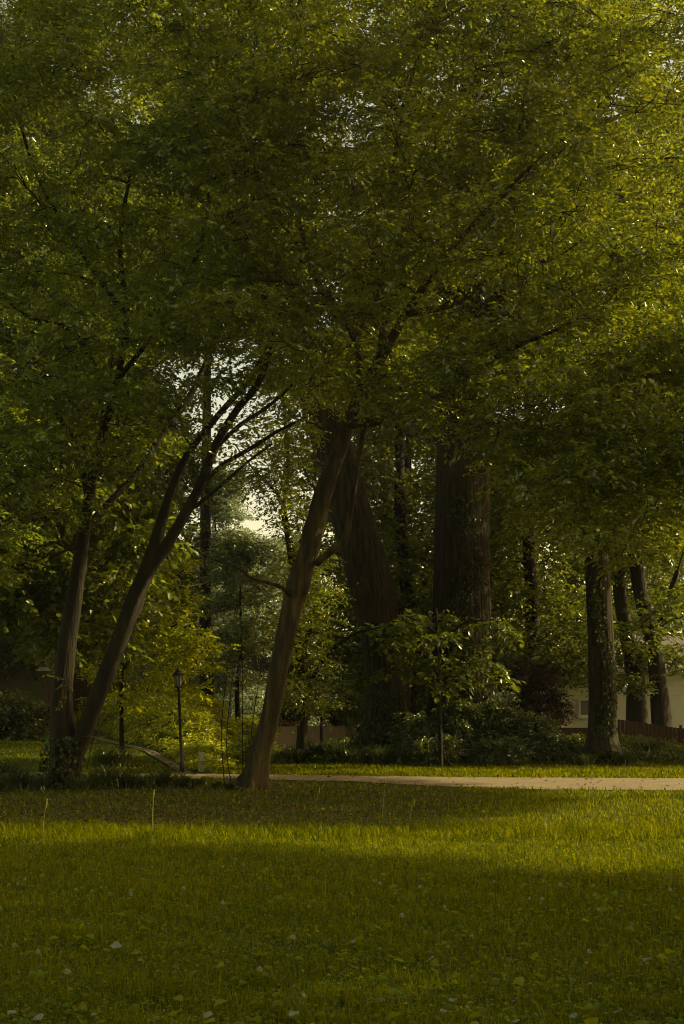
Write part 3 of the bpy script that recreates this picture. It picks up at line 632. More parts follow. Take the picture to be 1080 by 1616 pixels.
lv = [spray(cl, rng.uniform(.7, 1.2, len(cl)), 46, 8, .16, .7, .5, .5)]
tree('shade_tree', 'dark trunk just right of the ivy-clad trunk with leaves hanging over the pale house', 'tree', G, cl, lv, M['barkdark'], M['bgdark'], [flute(.06, 4, 6)], 24, 5, br=dict(sub_tw=2))
Hh = [[(1052, 1185, 42, 55), (1046, 1150, 34, 55), (1040, 1090, 28, 55), (1032, 1020, 24, 55), (1010, 930, 22, 55), (1004, 850, 24, 55), (1015, 780, 18, 55), (1035, 700, 12, 55), (1050, 560, 8, 55)],
      [(1034, 1030, 12, 55), (1050, 960, 10, 54.6), (1070, 900, 8, 54)]]
cl = sample_region(50, (985, 1190), (52, 58), lambda px: (560, 1070 if px < 1050 else 1050), 1.0)
lv = [spray(cl, rng.uniform(.7, 1.2, len(cl)), 46, 8, .16, .7, .5, .5)]
tree('shade_tree', 'forked dark trunk nearest the right edge in front of the pale house', 'tree', Hh, cl, lv, M['barkdark'], M['bgdark'], [flute(.06, 4, 9)], 24, 5, br=dict(sub_tw=2))

# ------------------------------------------------------------------ sapling with very large leaves
S = [[(696, 1208, 8, 41), (694, 1130, 7, 41), (692, 1060, 6, 41), (690, 1000, 5, 41), (688, 960, 4, 41)],
     [(692, 1060, 4, 41), (660, 1025, 3, 40.7), (615, 1010, 2.5, 40.4)], [(691, 1020, 4, 41), (730, 985, 3, 40.6), (770, 978, 2.5, 40.3)],
     [(692, 1080, 4, 41), (735, 1050, 3, 40.8), (785, 1040, 2.5, 40.5)], [(690, 1000, 4, 41), (650, 975, 3, 40.8), (625, 972, 2, 40.6)]]
cs = [(615, 1012), (640, 985), (665, 975), (640, 1035), (620, 1060), (665, 1050), (700, 1040), (735, 1050), (770, 1045), (795, 1075), (745, 985), (715, 975), (770, 985), (800, 1000), (700, 1000), (660, 1010), (740, 1020), (780, 1060), (690, 1070), (730, 1075), (612, 985)]
cl = np.array([P(a, b, rng.uniform(39.9, 41.8)) for a, b in cs])
lv = [spray(cl, .34, 14, 6, .20, .72, .35, .5, .22, .25)]
tree('large_leaf_sapling', 'young tree with a thin straight stem and very large drooping leaves before the thickest trunk', 'tree', S, cl, lv, M['barkdark'], M['bigleaf'], [None], 8, 4, br=dict(sub_tw=2, rmax=.015))

# small yellow-green tree left
Jt = [[(193, 1188, 9, 42.5), (192, 1140, 7, 42.5), (192, 1080, 6.5, 42.5), (195, 1020, 5, 42.5), (200, 950, 4, 42.5), (210, 880, 3, 42.5)],
      [(193, 1060, 4, 42.5), (230, 1010, 3, 42.3), (280, 985, 2.5, 42)], [(195, 1020, 4, 42.5), (170, 970, 3, 42.8), (150, 940, 2, 43)], [(196, 1000, 4, 42.5), (240, 940, 3, 42.6), (290, 900, 2, 42.6)]]
cs = []
while len(cs) < 74:
    a, b = rng.uniform(150, 335), rng.uniform(810, 1125)
    if ((a - 222) / 88) ** 2 + ((b - 960) / 170) ** 2 < 1 and not (a > 225 and b > 1080) and not (a > 300 and b < 870): cs.append(P(a, b, rng.uniform(41.6, 44.2)))
cs += [P(305, 1088, 41.2), P(262, 1062, 41.0), P(322, 1050, 41.2), P(290, 1035, 41.2), P(330, 1020, 41.5), P(315, 1000, 41.6)]
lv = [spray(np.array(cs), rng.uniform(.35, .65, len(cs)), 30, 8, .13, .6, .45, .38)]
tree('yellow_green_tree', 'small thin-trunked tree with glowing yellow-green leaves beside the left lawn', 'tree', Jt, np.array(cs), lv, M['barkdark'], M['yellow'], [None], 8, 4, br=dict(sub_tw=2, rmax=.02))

# ------------------------------------------------------------------ wood behind: each tree its own thing
def bg_tree(name, label, px, Y, h, cr, mat, nclump, low=.12, ll=.22, ntw=42, flat=.55, cull=True, trunk_r=.3, conifer=False, group='trees behind the lawn', r=(.9, 1.7)):
    x = (px - 540) / F * Y; z0 = float(gz(x, Y)); c = []
    k = 0
    while len(c) < nclump and k < nclump * 40:
        k += 1
        t = rng.random(); zz = h * (low + (1 - low) * t)
        R = cr * ((1 - t) ** .8 + .05) if conifer else cr * (math.sin(math.pi * min(.98, .16 + t * .80)) ** .6)
        a = rng.uniform(0, 2 * math.pi); q = R * rng.random() ** .4
        p = np.array([x + q * math.cos(a), Y + q * math.sin(a) * .8, z0 + zz])
        if cull and in_gap(p, 12): continue
        c.append(p)
    c = np.array(c); base = np.array([x, Y, z0]); e = thing(name, label, 'tree', base, group)
    mb = MB(); wob = rng.normal(size=(5, 2)) * trunk_r * .8
    pts = [(x + wob[i, 0] * (i > 0), Y + wob[i, 1] * (i > 0), z0 - .2 + h * .88 * i / 4) for i in range(5)]
    a, rr = mb.tube(pts, [trunk_r * v for v in (1.3, 1, .8, .55, .2)], 12, 3, flute(.06, 4, px))
    branches(mb, a[3:], rr[3:], c[:: 3], n=4, sub_tw=0, rmax=.08, rmin=.02); mb.build('trunk', M['barkdark'], e, True, base)
    crown_obj('crown', [spray(c, rng.uniform(r[0], r[1], len(c)), ntw, 7, ll, .6, flat, ll * 3.2, simple=True)], mat, e, base)
    return e
BG = [('broadleaf_tree', 'dense dark tree at the far left edge behind the olive house wall', -60, 60, 22, 5.5, 'bgdark', 150, .08),
      ('broadleaf_tree', 'dark leafy tree standing behind the left trunk of the twin-trunk tree', 110, 57, 21, 4.2, 'bgdark', 150, .16),
      ('broadleaf_tree', 'tall green tree filling the space between the two left trunks', 185, 60, 22, 3.3, 'bgdark', 170, .16),
      ('broadleaf_tree', 'green tree seen between the leaning huge trunk and the thickest trunk', 640, 60, 20, 4.0, 'bgmid', 140, .06),
      ('broadleaf_tree', 'tall tree closing the sky at the upper left behind the twin-trunk tree', 130, 68, 34, 6.5, 'bgmid', 150, .5),
      ('broadleaf_tree', 'tall tree closing the sky at the upper right behind the right-hand trunks', 930, 70, 34, 6.5, 'bgmid', 150, .5),
      ('broadleaf_tree', 'tall tree closing the sky at the top left corner', -10, 72, 34, 6.5, 'bgdark', 150, .5),
      ('broadleaf_tree', 'leafy tree low behind the gap between leaning trunk and thickest trunk', 652, 72, 22, 4.4, 'bgdark', 190, .05),
      ('broadleaf_tree', 'dense dark green tree just right of the thickest trunk', 830, 60, 19, 3.6, 'bgdark', 150, .13),
      ('broadleaf_tree', 'deep green tree rising over the roof of the pale house', 905, 68, 26, 4.5, 'bgdark', 130, .16),
      ('broadleaf_tree', 'dark tree at the right edge behind the pale house', 1120, 72, 25, 5.5, 'bgdark', 120, .16),
      ('broadleaf_tree', 'tall tree far behind and between the huge trunks', 618, 78, 32, 4.6, 'bgdark', 120, .04),
      ('broadleaf_tree', 'tall pale-topped tree far behind the thickest trunk', 740, 82, 34, 7, 'bgmid', 130, .1),
      ('broadleaf_tree', 'far tall tree behind the right-hand trunks', 985, 86, 34, 6.5, 'bgmid', 120, .1),
      ('broadleaf_tree', 'far tall tree high above the left lawn', 60, 84, 34, 8, 'bgmid', 140, .1),
      ('broadleaf_tree', 'far tree whose high crown closes the view over the open sky gap', 330, 80, 36, 6.0, 'bgmid', 90, .56)]
for (nm, lab, px, Y, h, cr, mt, nc, low) in BG:
    bg_tree(nm, lab, px, Y, h, cr, M[mt], nc, low, ll=.24 if Y < 75 else .30)
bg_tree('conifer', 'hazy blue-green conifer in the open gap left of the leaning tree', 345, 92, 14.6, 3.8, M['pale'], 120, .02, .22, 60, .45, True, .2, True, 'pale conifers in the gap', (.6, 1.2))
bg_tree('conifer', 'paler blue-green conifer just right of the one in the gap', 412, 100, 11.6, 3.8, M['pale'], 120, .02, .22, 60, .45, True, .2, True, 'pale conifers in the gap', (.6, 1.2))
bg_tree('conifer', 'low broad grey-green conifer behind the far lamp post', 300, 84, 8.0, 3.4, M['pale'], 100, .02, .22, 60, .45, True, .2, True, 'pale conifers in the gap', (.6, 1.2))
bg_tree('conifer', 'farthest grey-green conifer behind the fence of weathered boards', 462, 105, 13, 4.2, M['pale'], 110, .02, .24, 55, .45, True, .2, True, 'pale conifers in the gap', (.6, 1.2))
bg_tree('round_tree', 'small pale yellow-green tree in front of the hazy conifers', 378, 74, 8.6, 1.9, M['palegreen'], 46, .3, .18, 50, .6, True, .1, False, None, (.4, .8))
bg_tree('plum_tree', 'dark purple-leaved tree left of the pale house', 836, 57, 2.7, 1.1, M['red'], 30, .1, .13, 46, .6, False, .08, False, 'purple-leaved trees', (.35, .6))
bg_tree('plum_tree', 'purple-leaved tree glimpsed right of the leaning tree', 462, 66, 4.6, 1.1, M['red'], 30, .3, .14, 46, .6, False, .08, False, 'purple-leaved trees', (.35, .6))
# a far wood closes the horizon
wc = []
for _ in range(520):
    x = rng.uniform(-75, 75); Y = rng.uniform(125, 150); h = 10 + 5 * vnoise(x, 0, 9, 3)
    if abs(x + 8) < 4: h *= .75
    wc.append((x, Y, rng.uniform(0.3, h)))
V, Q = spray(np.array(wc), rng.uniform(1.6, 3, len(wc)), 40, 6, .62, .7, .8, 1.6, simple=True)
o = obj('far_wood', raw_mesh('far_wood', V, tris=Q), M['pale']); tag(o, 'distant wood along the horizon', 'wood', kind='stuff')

# evening air between the camera and the far trees
def haze():
    mb = MB(); mb.box((0, 75, 35), (190, 200, 74)); m, n, out = new_mat('haze_air')
    v = n.nodes.new('ShaderNodeVolumePrincipled'); v.inputs['Density'].default_value = .00014; v.inputs['Color'].default_value = (.86, .88, .80, 1); v.inputs['Anisotropy'].default_value = .3
    n.links.new(v.outputs[0], out.inputs['Volume']); o = mb.build('haze', m); tag(o, 'thin evening haze over the lawn and trees', 'haze', kind='stuff')
haze()
# ------------------------------------------------------------------ shrubs, ivy, ground cover, tufts
def shrub(name, label, c, size, n, ll, mat, ratio=.6, group=None, sep=True, ntw=30, stems=5, cat='shrub'):
    z0 = float(gz(c[0], c[1])); base = np.array([c[0], c[1], z0]); e = thing(name, label, cat, base, group)
    q = norm(rng.normal(size=(n, 3))) * rng.random((n, 1)) ** .45; q[:, 2] = np.abs(q[:, 2])
    p = base + q * np.array(size) * np.array([.85, .85, .9]) + np.array([0, 0, .1])
    p[:, 2] += .12 * vnoise(p[:, 0], p[:, 1], .5, 3)
    crown_obj('foliage', [spray(p, max(.18, min(size) * .28), ntw, 6, ll, ratio, .8, ll * 2.6, .6)], mat, e, base)
    mb = MB()
    for k in range(stems):
        t = p[rng.integers(n)]; s = base + rng.normal(size=3) * np.array([.08, .08, 0]) - np.array([0, 0, .05]); mb.tube([s, (s + t) / 2 + rng.normal(size=3) * .08, t], [.03, .02, .008], 5, 3)
    mb.build('stem', M['barkdark'], e, True, base); return e
GI = 'dark shrubs around the foot of the huge trunks'
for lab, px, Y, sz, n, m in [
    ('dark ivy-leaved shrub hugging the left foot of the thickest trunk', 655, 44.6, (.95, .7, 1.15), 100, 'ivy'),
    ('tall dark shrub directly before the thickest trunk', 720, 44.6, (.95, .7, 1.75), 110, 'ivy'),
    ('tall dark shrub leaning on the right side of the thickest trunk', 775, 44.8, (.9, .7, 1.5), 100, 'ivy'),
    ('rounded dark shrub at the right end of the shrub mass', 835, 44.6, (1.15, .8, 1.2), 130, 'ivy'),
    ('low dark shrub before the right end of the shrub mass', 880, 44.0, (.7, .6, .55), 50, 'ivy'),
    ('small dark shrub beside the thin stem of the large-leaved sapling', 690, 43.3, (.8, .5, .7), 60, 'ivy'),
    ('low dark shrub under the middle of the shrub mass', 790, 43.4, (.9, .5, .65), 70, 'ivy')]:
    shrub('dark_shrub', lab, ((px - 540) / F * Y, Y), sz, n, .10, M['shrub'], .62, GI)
def climb(label, spec, n, mat, spread=1.0, host=None):
    pts, rad = limb_pts(spec); pts = np.array(pts); rad = np.array(rad); pos = []; nr = []
    for _ in range(n):
        t = (rng.random() ** 1.6) * (len(pts) - 1); i = int(t); f = t - i; c = pts[i] * (1 - f) + pts[i + 1] * f; r = rad[i] * (1 - f) + rad[i + 1] * f
        a = -math.pi / 2 + rng.normal() * .30 * spread + .45 * math.sin(c[2] * 1.3 + len(label)); d = np.array([math.cos(a), math.sin(a), 0])
        pos.append(c + d * (r * 1.06 + rng.uniform(.01, .09))); nr.append(d)
    pos = np.array(pos); nr = np.array(nr) + rng.normal(size=(n, 3)) * .45; dr = np.array([0, 0, -1.]) + rng.normal(size=(n, 3)) * .5
    L = rng.uniform(.06, .11, n); V, Q = leaf_geo(pos, dr, nr, L, L * .9)
    base = pts[0].copy(); base[2] = float(gz(base[0], base[1])); base[1] -= rad[0]
    e = thing('ivy', label, 'ivy', base); obj('foliage', raw_mesh('foliage', V - base, quads=Q), mat, e)
    mb = MB(); 
    for q in range(3):
        st_ = [pts[i] + np.array([rad[i] * (.3 * q - .3 + .25 * math.sin(pts[i][2] * 1.3)), -rad[i] * 1.0, 0]) for i in range(len(pts) - 1)]; mb.tube(st_, np.linspace(.03, .01, len(st_)), 5, 4)
    mb.build('stem', M['barkdark'], e, True, base)
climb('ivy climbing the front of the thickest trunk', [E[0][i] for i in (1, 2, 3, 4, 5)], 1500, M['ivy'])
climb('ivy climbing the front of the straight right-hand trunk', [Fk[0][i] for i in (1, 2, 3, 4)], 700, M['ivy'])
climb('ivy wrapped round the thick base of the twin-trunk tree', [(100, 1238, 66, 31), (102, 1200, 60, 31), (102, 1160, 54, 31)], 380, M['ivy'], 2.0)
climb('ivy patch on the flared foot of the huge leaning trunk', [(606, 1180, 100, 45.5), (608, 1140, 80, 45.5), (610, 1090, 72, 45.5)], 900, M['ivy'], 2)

def cover(name, n, label, cond, xr, yr, ll, mat, hh=.15, cat='ground cover'):
    x = rng.uniform(*xr, n); y = rng.uniform(*yr, n); k = cond(x, y); x, y = x[k], y[k]
    p = np.stack([x, y, gz(x, y) + hh * rng.uniform(.1, 1, len(x)) * (1 + .6 * vnoise(x, y, .4, 4))], 1)
    V, Q = spray(p, .14, 6, 5, ll, .6, .9, ll * 2.5, .6); o = obj(name, raw_mesh(name, V, quads=Q), mat); tag(o, label, cat, kind='stuff')
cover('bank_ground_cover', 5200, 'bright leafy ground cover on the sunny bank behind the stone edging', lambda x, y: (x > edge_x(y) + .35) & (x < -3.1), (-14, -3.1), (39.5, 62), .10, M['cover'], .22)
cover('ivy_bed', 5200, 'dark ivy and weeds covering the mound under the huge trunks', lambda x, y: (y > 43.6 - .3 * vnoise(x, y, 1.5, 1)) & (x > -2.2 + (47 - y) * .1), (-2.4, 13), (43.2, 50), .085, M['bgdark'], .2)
cover('border_plants', 900, 'low dark leafy border below the olive house on the left', lambda x, y: x < edge_x(y) - .8, (-17, -8), (53.5, 57), .12, M['bgdark'], .5)
GS = 'bright rounded shrubs on the sunny bank'
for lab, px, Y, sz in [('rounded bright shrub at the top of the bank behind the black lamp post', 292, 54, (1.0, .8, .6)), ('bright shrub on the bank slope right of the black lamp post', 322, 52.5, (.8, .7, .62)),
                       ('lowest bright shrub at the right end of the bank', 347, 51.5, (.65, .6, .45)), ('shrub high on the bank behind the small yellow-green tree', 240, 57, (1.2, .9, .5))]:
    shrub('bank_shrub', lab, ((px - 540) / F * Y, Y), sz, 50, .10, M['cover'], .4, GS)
shrub('orange_shrub', 'small orange-leaved shrub above the weathered fence', ((452 - 540) / F * 60, 60.6), (.9, .5, 1.15), 36, .1, M['orange'], .6)
shrub('garden_shrub', 'green shrub behind the weathered fence right of the dark post', ((530 - 540) / F * 61, 61.5), (1.2, .6, 1.7), 60, .12, M['bgmid'], .6)
shrub('garden_shrub', 'bright bush glimpsed between the leaning tree and the thin saplings', ((400 - 540) / F * 45, 45), (.55, .5, 1.5), 34, .13, M['yellow'], .6)
shrub('house_shrub', 'leafy shrub before the olive house at the left edge', ((20 - 540) / F * 52, 52), (1.9, .8, 1.6), 80, .14, M['bgmid'], .5)
shrub('house_shrub', 'shrub beside the olive house left of the twin trunks', ((75 - 540) / F * 54, 54.3), (1.1, .7, 1.0), 50, .13, M['bgmid'], .5)

def tuft_mesh(n, h, wd, droop=1.0):
    V = []; Fc = []
    for i in range(n):
        a = rng.uniform(0, 6.28); L = h * rng.uniform(.6, 1.2); out = L * rng.uniform(.25, .9) * droop; b = rng.normal(size=2) * h * .12
        d = np.array([math.cos(a), math.sin(a), 0]); s = np.array([-d[1], d[0], 0]); k0 = len(V)
        for j in range(5):
            t = j / 4; c = np.array([b[0], b[1], 0]) + d * out * t ** 1.3 + np.array([0, 0, L * (1.25 * t - .62 * t * t * droop)]); w_ = wd * (1 - t ** 2) + .001
            V += [c - s * w_, c + s * w_]
        Fc += [(k0 + 2 * j, k0 + 2 * j + 1, k0 + 2 * j + 3, k0 + 2 * j + 2) for j in range(4)]
    return raw_mesh('blades', np.array(V), faces=Fc)
tms = [tuft_mesh(150, .58, .011), tuft_mesh(130, .5, .012), tuft_mesh(160, .64, .010)]
GT = 'strap-leaved tufts along the near edge of the path'
tufts = [(12, 1232, 31, 1.2), (40, 1236, 30.5, 1.1), (65, 1240, 30, .8), (8, 1245, 29.5, .9), (150, 1240, 30.5, 1.), (175, 1236, 31.5, 1.), (205, 1238, 31, .9), (232, 1240, 30.8, .8), (262, 1240, 31.3, .9), (290, 1240, 31, .7), (315, 1240, 31, .6), (-20, 1240, 31, 1.2), (130, 1246, 29.8, .7), (345, 1242, 30.6, .5), (25, 1215, 35, .9), (365, 1243, 30.4, .45)]
labs = ['large strap-leaved tuft at the left edge beside the path', 'strap-leaved tuft second from the left edge', 'strap-leaved tuft just left of the twin-trunk tree', 'low strap-leaved tuft at the lower left edge under the trees',
        'strap-leaved tuft touching the right foot of the twin-trunk tree', 'strap-leaved tuft just right of the twin-trunk tree', 'strap-leaved tuft between the twin-trunk tree and the black lamp post', 'small strap-leaved tuft a little left of the black lamp post',
        'strap-leaved tuft nearest the foot of the black lamp post', 'small strap-leaved tuft directly in front of the black lamp post', 'small strap-leaved tuft right of the black lamp post', 'strap-leaved tuft past the left edge',
        'small strap-leaved tuft in front of the foot of the twin-trunk tree', 'tiny tuft left of the foot of the leaning tree among the saplings', 'strap-leaved tuft beyond the left edge tufts on the far side of the path', 'tiniest tuft touching the foot of the leaning tree']
for i, (px, py, Y, s) in enumerate(tufts):
    x = (px - 540) / F * Y; o = obj('grass_tuft', tms[i % 3], M['grassdark']); o.location = (x, Y, float(gz(x, Y)) - .02); o.scale = (s * 1.25, s * 1.25, s * 1.1); o.rotation_euler = (0, 0, i * 1.7)
    tag(o, labs[i], 'tuft', GT)
GT2 = 'grassy tufts on the bank left of the huge leaning trunk'
for i, (px, Y, s, lab) in enumerate([(168, 41.2, 1.3, 'rounded blue-green tuft on the left lawn right of the twin trunks'), (195, 41.3, 1.0, 'smaller blue-green tuft beside the rounded one on the left lawn'),
                                     (470, 44, 1.2, 'pale-tipped tuft at the foot of the slim dark tree'), (500, 44.5, 1.4, 'largest arching tuft right of the slim dark tree'), (530, 44, 1.3, 'arching tuft at the left root of the huge leaning trunk'),
                                     (448, 44.5, .9, 'small tuft at the left end of the grassy bank'), (560, 43.6, 1.1, 'arching tuft below the huge leaning trunk'), (600, 43.5, 1.0, 'tuft under the middle of the huge leaning trunk'), (640, 43.4, .9, 'tuft left of the thin sapling stem'),
                                     (920, 42.8, 1.0, 'tuft at the left foot of the ivy-clad trunk'), (985, 43.2, 1.0, 'tuft at the right foot of the ivy-clad trunk'), (1020, 44.5, 1.1, 'tuft before the red-brown fence')]):
    x = (px - 540) / F * Y; o = obj('grass_tuft', tms[(i + 1) % 3], M['grassdark']); o.location = (x, Y, float(gz(x, Y)) - .02); o.scale = (s * 1.35, s * 1.35, s * 1.2); o.rotation_euler = (0, 0, i * 2.3)
    tag(o, lab, 'tuft', GT2)

# thin saplings left of the leaning tree
GSp = 'thin bare-stemmed saplings left of the leaning tree'
for i, (pts, lab) in enumerate([([(355, 1240), (350, 1150), (360, 1050), (372, 960)], 'leftmost thin sapling left of the leaning tree'), ([(367, 1242), (358, 1180), (366, 1080), (384, 990)], 'thin sapling leaning right, second from the left'),
                                ([(384, 1240), (383, 1150), (383, 1060), (378, 940)], 'straightest thin sapling nearest the leaning tree'), ([(390, 1236), (398, 1150), (408, 1080), (420, 1000)], 'thin sapling crossing in front of the leaning trunk'),
                                ([(125, 1240), (128, 1180), (118, 1110), (104, 1060)], 'thin vine stem rising between the twin trunks'), ([(132, 1240), (140, 1200), (150, 1160), (180, 1120)], 'thin bent vine stem right of the twin trunks')]):
    Y = 30.9; q = [P(a, b, Y) for a, b in pts]; base = np.array([q[0][0], Y, 0.0]); q[0][2] = -.03
    e = thing('thin_sapling', lab, 'sapling', base, GSp); mb = MB(); mb.tube(q, [.012, .010, .008, .004], 5, 5); 
    c = []
    for t in (1, 2, 3):
        for k in range(2):
            d = q[t] + rng.normal(size=3) * np.array([.25, .2, .2]); mb.tube([q[t], (q[t] + d) / 2 + np.array([0, 0, .05]), d], [.005, .004, .002], 4, 2); c.append(d)
    mb.build('stem', M['barkdark'], e, True, base); crown_obj('foliage', [spray(np.array(c), .12, 3, 5, .09, .55, .8, .22)], M['tulip'], e, base)

# ------------------------------------------------------------------ lamp posts, utility post
def lamp(label, px, Y, h, lean, pm):
    x = (px - 540) / F * Y; z0 = float(gz(x, Y)); e = thing('lamp_post', label, 'lamp post', (x, Y, z0), 'lantern-topped lamp posts')
    a = MB(); a.lathe([(.06, -.05), (.06, .25), (.046, .32), (.040, .4), (.033, h - .62), (.055, h - .6), (.055, h - .55), (.03, h - .52)], n=14); a.build('pole', pm, e, True)
    a = MB(); a.lathe([(.085, h - .53), (.10, h - .50), (.085, h - .48)], n=8); a.build('lantern_base', pm, e)
    a = MB(); a.lathe([(.07, h - .48), (.115, h - .20)], n=6); g_ = a.build('lantern_glass', M['lens'], e)
    a = MB()
    for k in range(6):
        t = math.pi / 3 * k; a.tube([(.075 * math.cos(t), .075 * math.sin(t), h - .48), (.12 * math.cos(t), .12 * math.sin(t), h - .20)], [.007, .007], 4, 1)
    a.build('lantern_frame', pm, e)
    a = MB(); a.lathe([(.15, h - .205), (.16, h - .18), (.06, h - .08), (.035, h - .06), (.035, h - .03), (.012, h - .01), (.004, h + .05)], n=12); a.build('lantern_cap', pm, e)
    e.rotation_euler = (0, lean, 0); return e
lamp('black lamp post with a glass lantern, leaning slightly, on the left beside the path', 291, 39.0, 2.66, -.055, M['metal'])
lamp('far grey-green lamp post with a pale lantern in the gap left of the leaning tree', 366, 58, 2.15, -.01, M['greymetal'])
x, Y = (321 - 540) / F * 39.8, 39.8; z0 = float(gz(x, Y))
e = thing('utility_post', 'short square beige utility box standing in the ground cover right of the black lamp post', 'utility box', (x, Y, z0))
a = MB(); a.box((0, 0, .22), (.13, .12, .50), .3); a.build('body', M['beige'], e); a = MB(); a.box((0, 0, .485), (.15, .14, .025), .3); a.build('lid', M['beige'], e)
a = MB(); a.box((.0, -.075, .3), (.07, .012, .16), .3); a.build('door_plate', M['beige'], e)
# edging stones
sg = None; yy = 39.3; i = 0; n_lab = 'flat tan edging stone in the row that borders the left lawn'
while yy < 55:
    x = float(edge_x(yy)) + rng.normal() * .03; a = MB(); L = rng.uniform(.28, .5); wd = rng.uniform(.10, .17); h = rng.uniform(.02, .055)
    V = []
    for zz, s in ((-.05, 1.0), (h * .7, 1.0), (h, .86)):
        for k in range(8):
            t = 2 * math.pi * k / 8 + .39; V.append((L / 2 * s * math.copysign(abs(math.cos(t)) ** .5, math.cos(t)), wd / 2 * s * math.copysign(abs(math.sin(t)) ** .5, math.sin(t)), zz + rng.normal() * .006))
    a.add(V, [tuple(range(16, 24))] + [(j * 8 + k, j * 8 + (k + 1) % 8, j * 8 + 8 + (k + 1) % 8, j * 8 + 8 + k) for j in (0, 1) for k in range(8)])
    o = a.build('edging_stone', M['stone']); dx = float(edge_x(yy + .3) - edge_x(yy)); o.location = (x, yy, float(gz(x, yy))); o.rotation_euler = (0, 0, math.atan2(.3, dx))
    tag(o, n_lab, 'stone', 'edging stones of the left lawn'); yy += math.sqrt(L * L * .3 / .36) * .62 + .03

# ------------------------------------------------------------------ fences
def fence(label, p0, p1, h, mat, board=.14, cap=True, base_z=None, top_var=.0):
    p0 = np.array(p0, float); p1 = np.array(p1, float); L = np.linalg.norm(p1 - p0); d = (p1 - p0) / L; a0 = math.atan2(d[1], d[0])
    z0 = float(gz(*p0)); e = thing('board_fence', label, 'fence', (p0[0], p0[1], z0)); mb = MB(); n = int(L / board)
    for k in range(n):
        c = p0 + d * board * (k + .5); hh = h + rng.normal() * top_var; zz = (float(gz(*c)) if base_z is None else base_z)
        mb.box((c[0] - p0[0], c[1] - p0[1], zz - z0 + hh / 2 - .05), (board - .008, .022 + .004 * (k % 2), hh), a0)
    mb.build('boards', mat, e)
    r = MB()
    nn = np.array([-d[1], d[0]])
    for zh in (.25, .8):
        c = (p0 + p1) / 2 + nn * .04; r.box((c[0] - p0[0], c[1] - p0[1], h * zh + (float(gz(*c)) if base_z is None else base_z) - z0), (L - .02, .04, .09), a0)
    r.build('rail', mat, e)
    k = 0
    while k * 2.2 <= L:
        c = p0 + d * k * 2.2 + nn * .11; q = MB(); zz = float(gz(*c)) if base_z is None else base_z
        q.box((c[0] - p0[0], c[1] - p0[1], zz - z0 + h / 2), (.09, .09, h + .1), a0); q.build('post', mat, e); k += 1
    return e
fence('red-brown board fence running out at the right edge', (8.9, 50.5), (14.5, 48.2), .88, M['redwood'], .13)
fence('low red-brown board fence seen left of the ivy-clad trunk', (6.9, 52.5), (8.75, 50.8), .55, M['redwood'], .13)
fence('weathered grey-brown board fence behind the slim dark tree', (-2.9, 55.5), (.6, 60.5), 1.15, M['greywood'], .13, top_var=.015, base_z=-.1)
fence('brown wooden fence seen between the twin trunks', (-11.2, 57.8), (-8.9, 57.4), 1.6, M['redwood'], .14)
x, Y = (508 - 540) / F * 50, 50; z0 = float(gz(x, Y)); e = thing('wooden_post', 'slim dark post standing before the weathered fence', 'post', (x, Y, z0))
a = MB(); a.lathe([(.055, -.1), (.05, .6), (.045, 1.15)], n=10); a.build('pole', M['barkdark'], e, True); a = MB(); a.box((.08, 0, 1.16), (.34, .12, .03), .2); a.build('cap', M['greywood'], e)

# ------------------------------------------------------------------ houses
def wallbox(mb, x0, x1, y0, y1, z0, z1): mb.box(((x0 + x1) / 2, (y0 + y1) / 2, (z0 + z1) / 2), (x1 - x0, y1 - y0, z1 - z0))
def window(e, x0, x1, z0, z1, y, frame, label=None):
    f = MB(); t = .07
    wallbox(f, x0, x1, y - .07, y - .005, z0, z0 + t); wallbox(f, x0, x1, y - .07, y - .005, z1 - t, z1); wallbox(f, x0, x0 + t, y - .07, y - .005, z0 + t, z1 - t); wallbox(f, x1 - t, x1, y - .07, y - .005, z0 + t, z1 - t)
    xm = (x0 + x1) / 2; wallbox(f, xm - .02, xm + .02, y - .06, y - .005, z0 + t, z1 - t)
    wf = f.build('window', frame, e); g_ = MB(); wallbox(g_, x0 + t, x1 - t, y - .03, y - .012, z0 + t, z1 - t); g_.build('pane', M['glass'], wf)
    s = MB(); wallbox(s, x0 - .08, x1 + .08, y - .12, y - .002, z0 - .07, z0 - .002); s.build('sill', frame, wf)
Y = 60; hx = (880 - 540) / F * Y
e = thing('pale_house', 'pale cream house with a downpipe and small porch roof behind the right-hand trunks', 'house', (hx, Y, 0))
a = MB(); wallbox(a, 0, 15, 0, 8, -.3, 3.1)
for k in range(17): wallbox(a, -.006, 15.006, -.02, -.002, k * .19 - .1, k * .19 + .075)
a.build('wall', M['cream'], e)
a = MB(); a.prism([(-.5, 3.1), (15.5, 3.1), (15.5, 3.22), (-.5, 3.22)], -.6, 8.6); a.build('eave', M['trim'], e)
a = MB(); a.add([(-.5, -.6, 3.225), (15.5, -.6, 3.225), (15.5, 4, 4.7), (-.5, 4, 4.7), (-.5, 8.6, 3.225), (15.5, 8.6, 3.225)], [(0, 1, 2, 3), (3, 2, 5, 4), (0, 3, 4), (1, 5, 2), (0, 4, 5, 1)]); a.build('roof', M['roof'], e)
a = MB(); a.tube([(.06, -.12, -.2), (.06, -.12, 2.4), (.06, -.12, 2.95)], [.06, .06, .06], 10, 2); a.box((.06, -.12, 2.0), (.16, .1, .04)); a.build('downpipe', M['trim'], e)
a = MB(); wallbox(a, -.1, .0, -.03, .6, -.3, 3.08); a.build('corner_board', M['trim'], e)
window(e, .75, 1.95, 1.35, 2.05, -.02, M['trim'])
a = MB(); wallbox(a, .15, 3.4, -.032, -.021, 1.02, 1.10); a.build('trim_board', M['trim'], e)
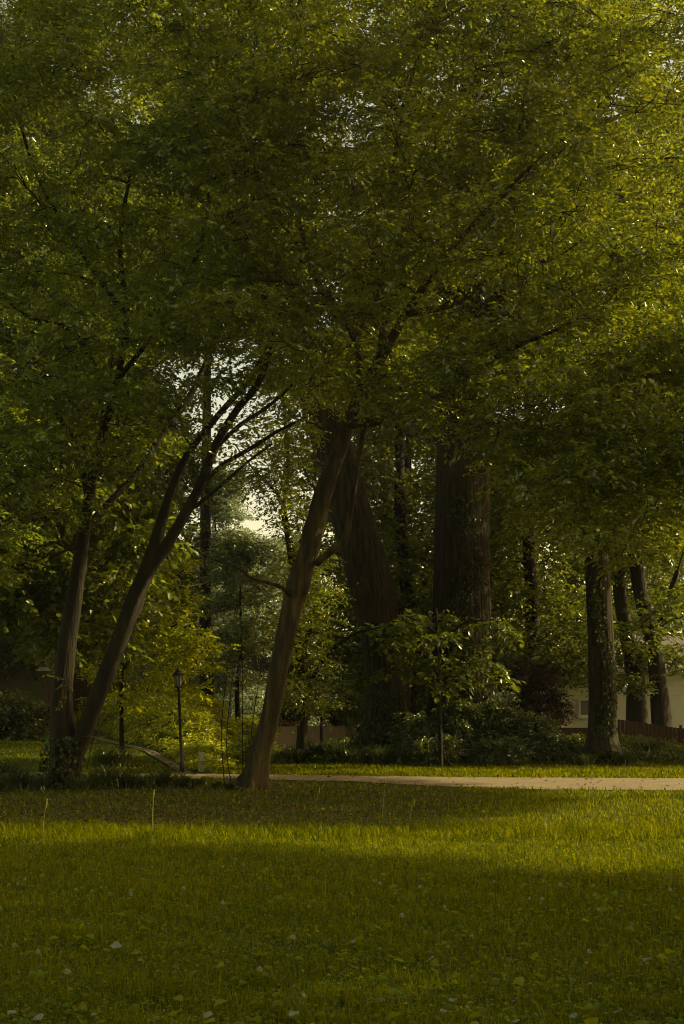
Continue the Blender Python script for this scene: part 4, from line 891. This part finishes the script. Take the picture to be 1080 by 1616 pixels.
a = MB(); a.add([(-.85, -.5, 1.30), (-.11, -.5, 1.78), (-.11, 2.5, 1.78), (-.85, 2.5, 1.30), (-.85, -.5, 1.22), (-.11, -.5, 1.22), (-.11, 2.5, 1.22), (-.85, 2.5, 1.22)], [(0, 1, 2, 3), (0, 4, 5, 1), (3, 2, 6, 7), (0, 3, 7, 4), (4, 7, 6, 5), (1, 5, 6, 2)])
pr = a.build('porch_roof', M['roof'], e)
a = MB(); a.box((-.48, -.53, 1.54), (.92, .05, .07), 0, (-.575, 'Y')); a.box((-.48, -.55, 1.22), (.86, .10, .12)); a.build('gutter', M['trim'], pr)
a = MB(); a.box((-.72, -.4, .5), (.1, .1, 1.34)); a.build('porch_post', M['trim'], e)
e = thing('olive_house', 'olive-coloured house wall half hidden by leaves at the left edge', 'house', (-17.5, 60, 0))
a = MB(); wallbox(a, 0, 7.6, 0, 6, .2, 4.2)
for k in range(16): wallbox(a, -.006, 7.606, -.02, -.002, .45 + k * .23, .45 + k * .23 + .2)
a.build('wall', M['olive'], e)
a = MB(); a.prism([(-.4, 4.2), (8.0, 4.2), (3.8, 6.4)], -.5, 6.5); a.build('roof', M['roof'], e)
window(e, 5.6, 6.2, 3.2, 3.75, -.02, M['trim'])
e['note'] = 0; del e['note']

# pink flowers by the far lamp
x, Y = (375 - 540) / F * 54, 54; base = np.array([x, Y, float(gz(x, Y))]); e = thing('flower_bush', 'low bush with pink flowers at the foot of the far lamp post', 'flower bush', base)
c = base + rng.normal(size=(26, 3)) * np.array([.45, .25, .0]) + np.array([0, 0, .2]); c[:, 2] += rng.uniform(-.1, .15, 26)
crown_obj('foliage', [spray(c, .16, 12, 6, .09, .5, .8, .2)], M['grassdark'], e, base)
V, Q = leaf_geo(c.repeat(9, 0) + rng.normal(size=(234, 3)) * .12 + np.array([0, 0, .12]), rng.normal(size=(234, 3)), rng.normal(size=(234, 3)), np.full(234, .08), np.full(234, .08))
obj('blossoms', raw_mesh('blossoms', V - base, quads=Q), M['pink'], e)
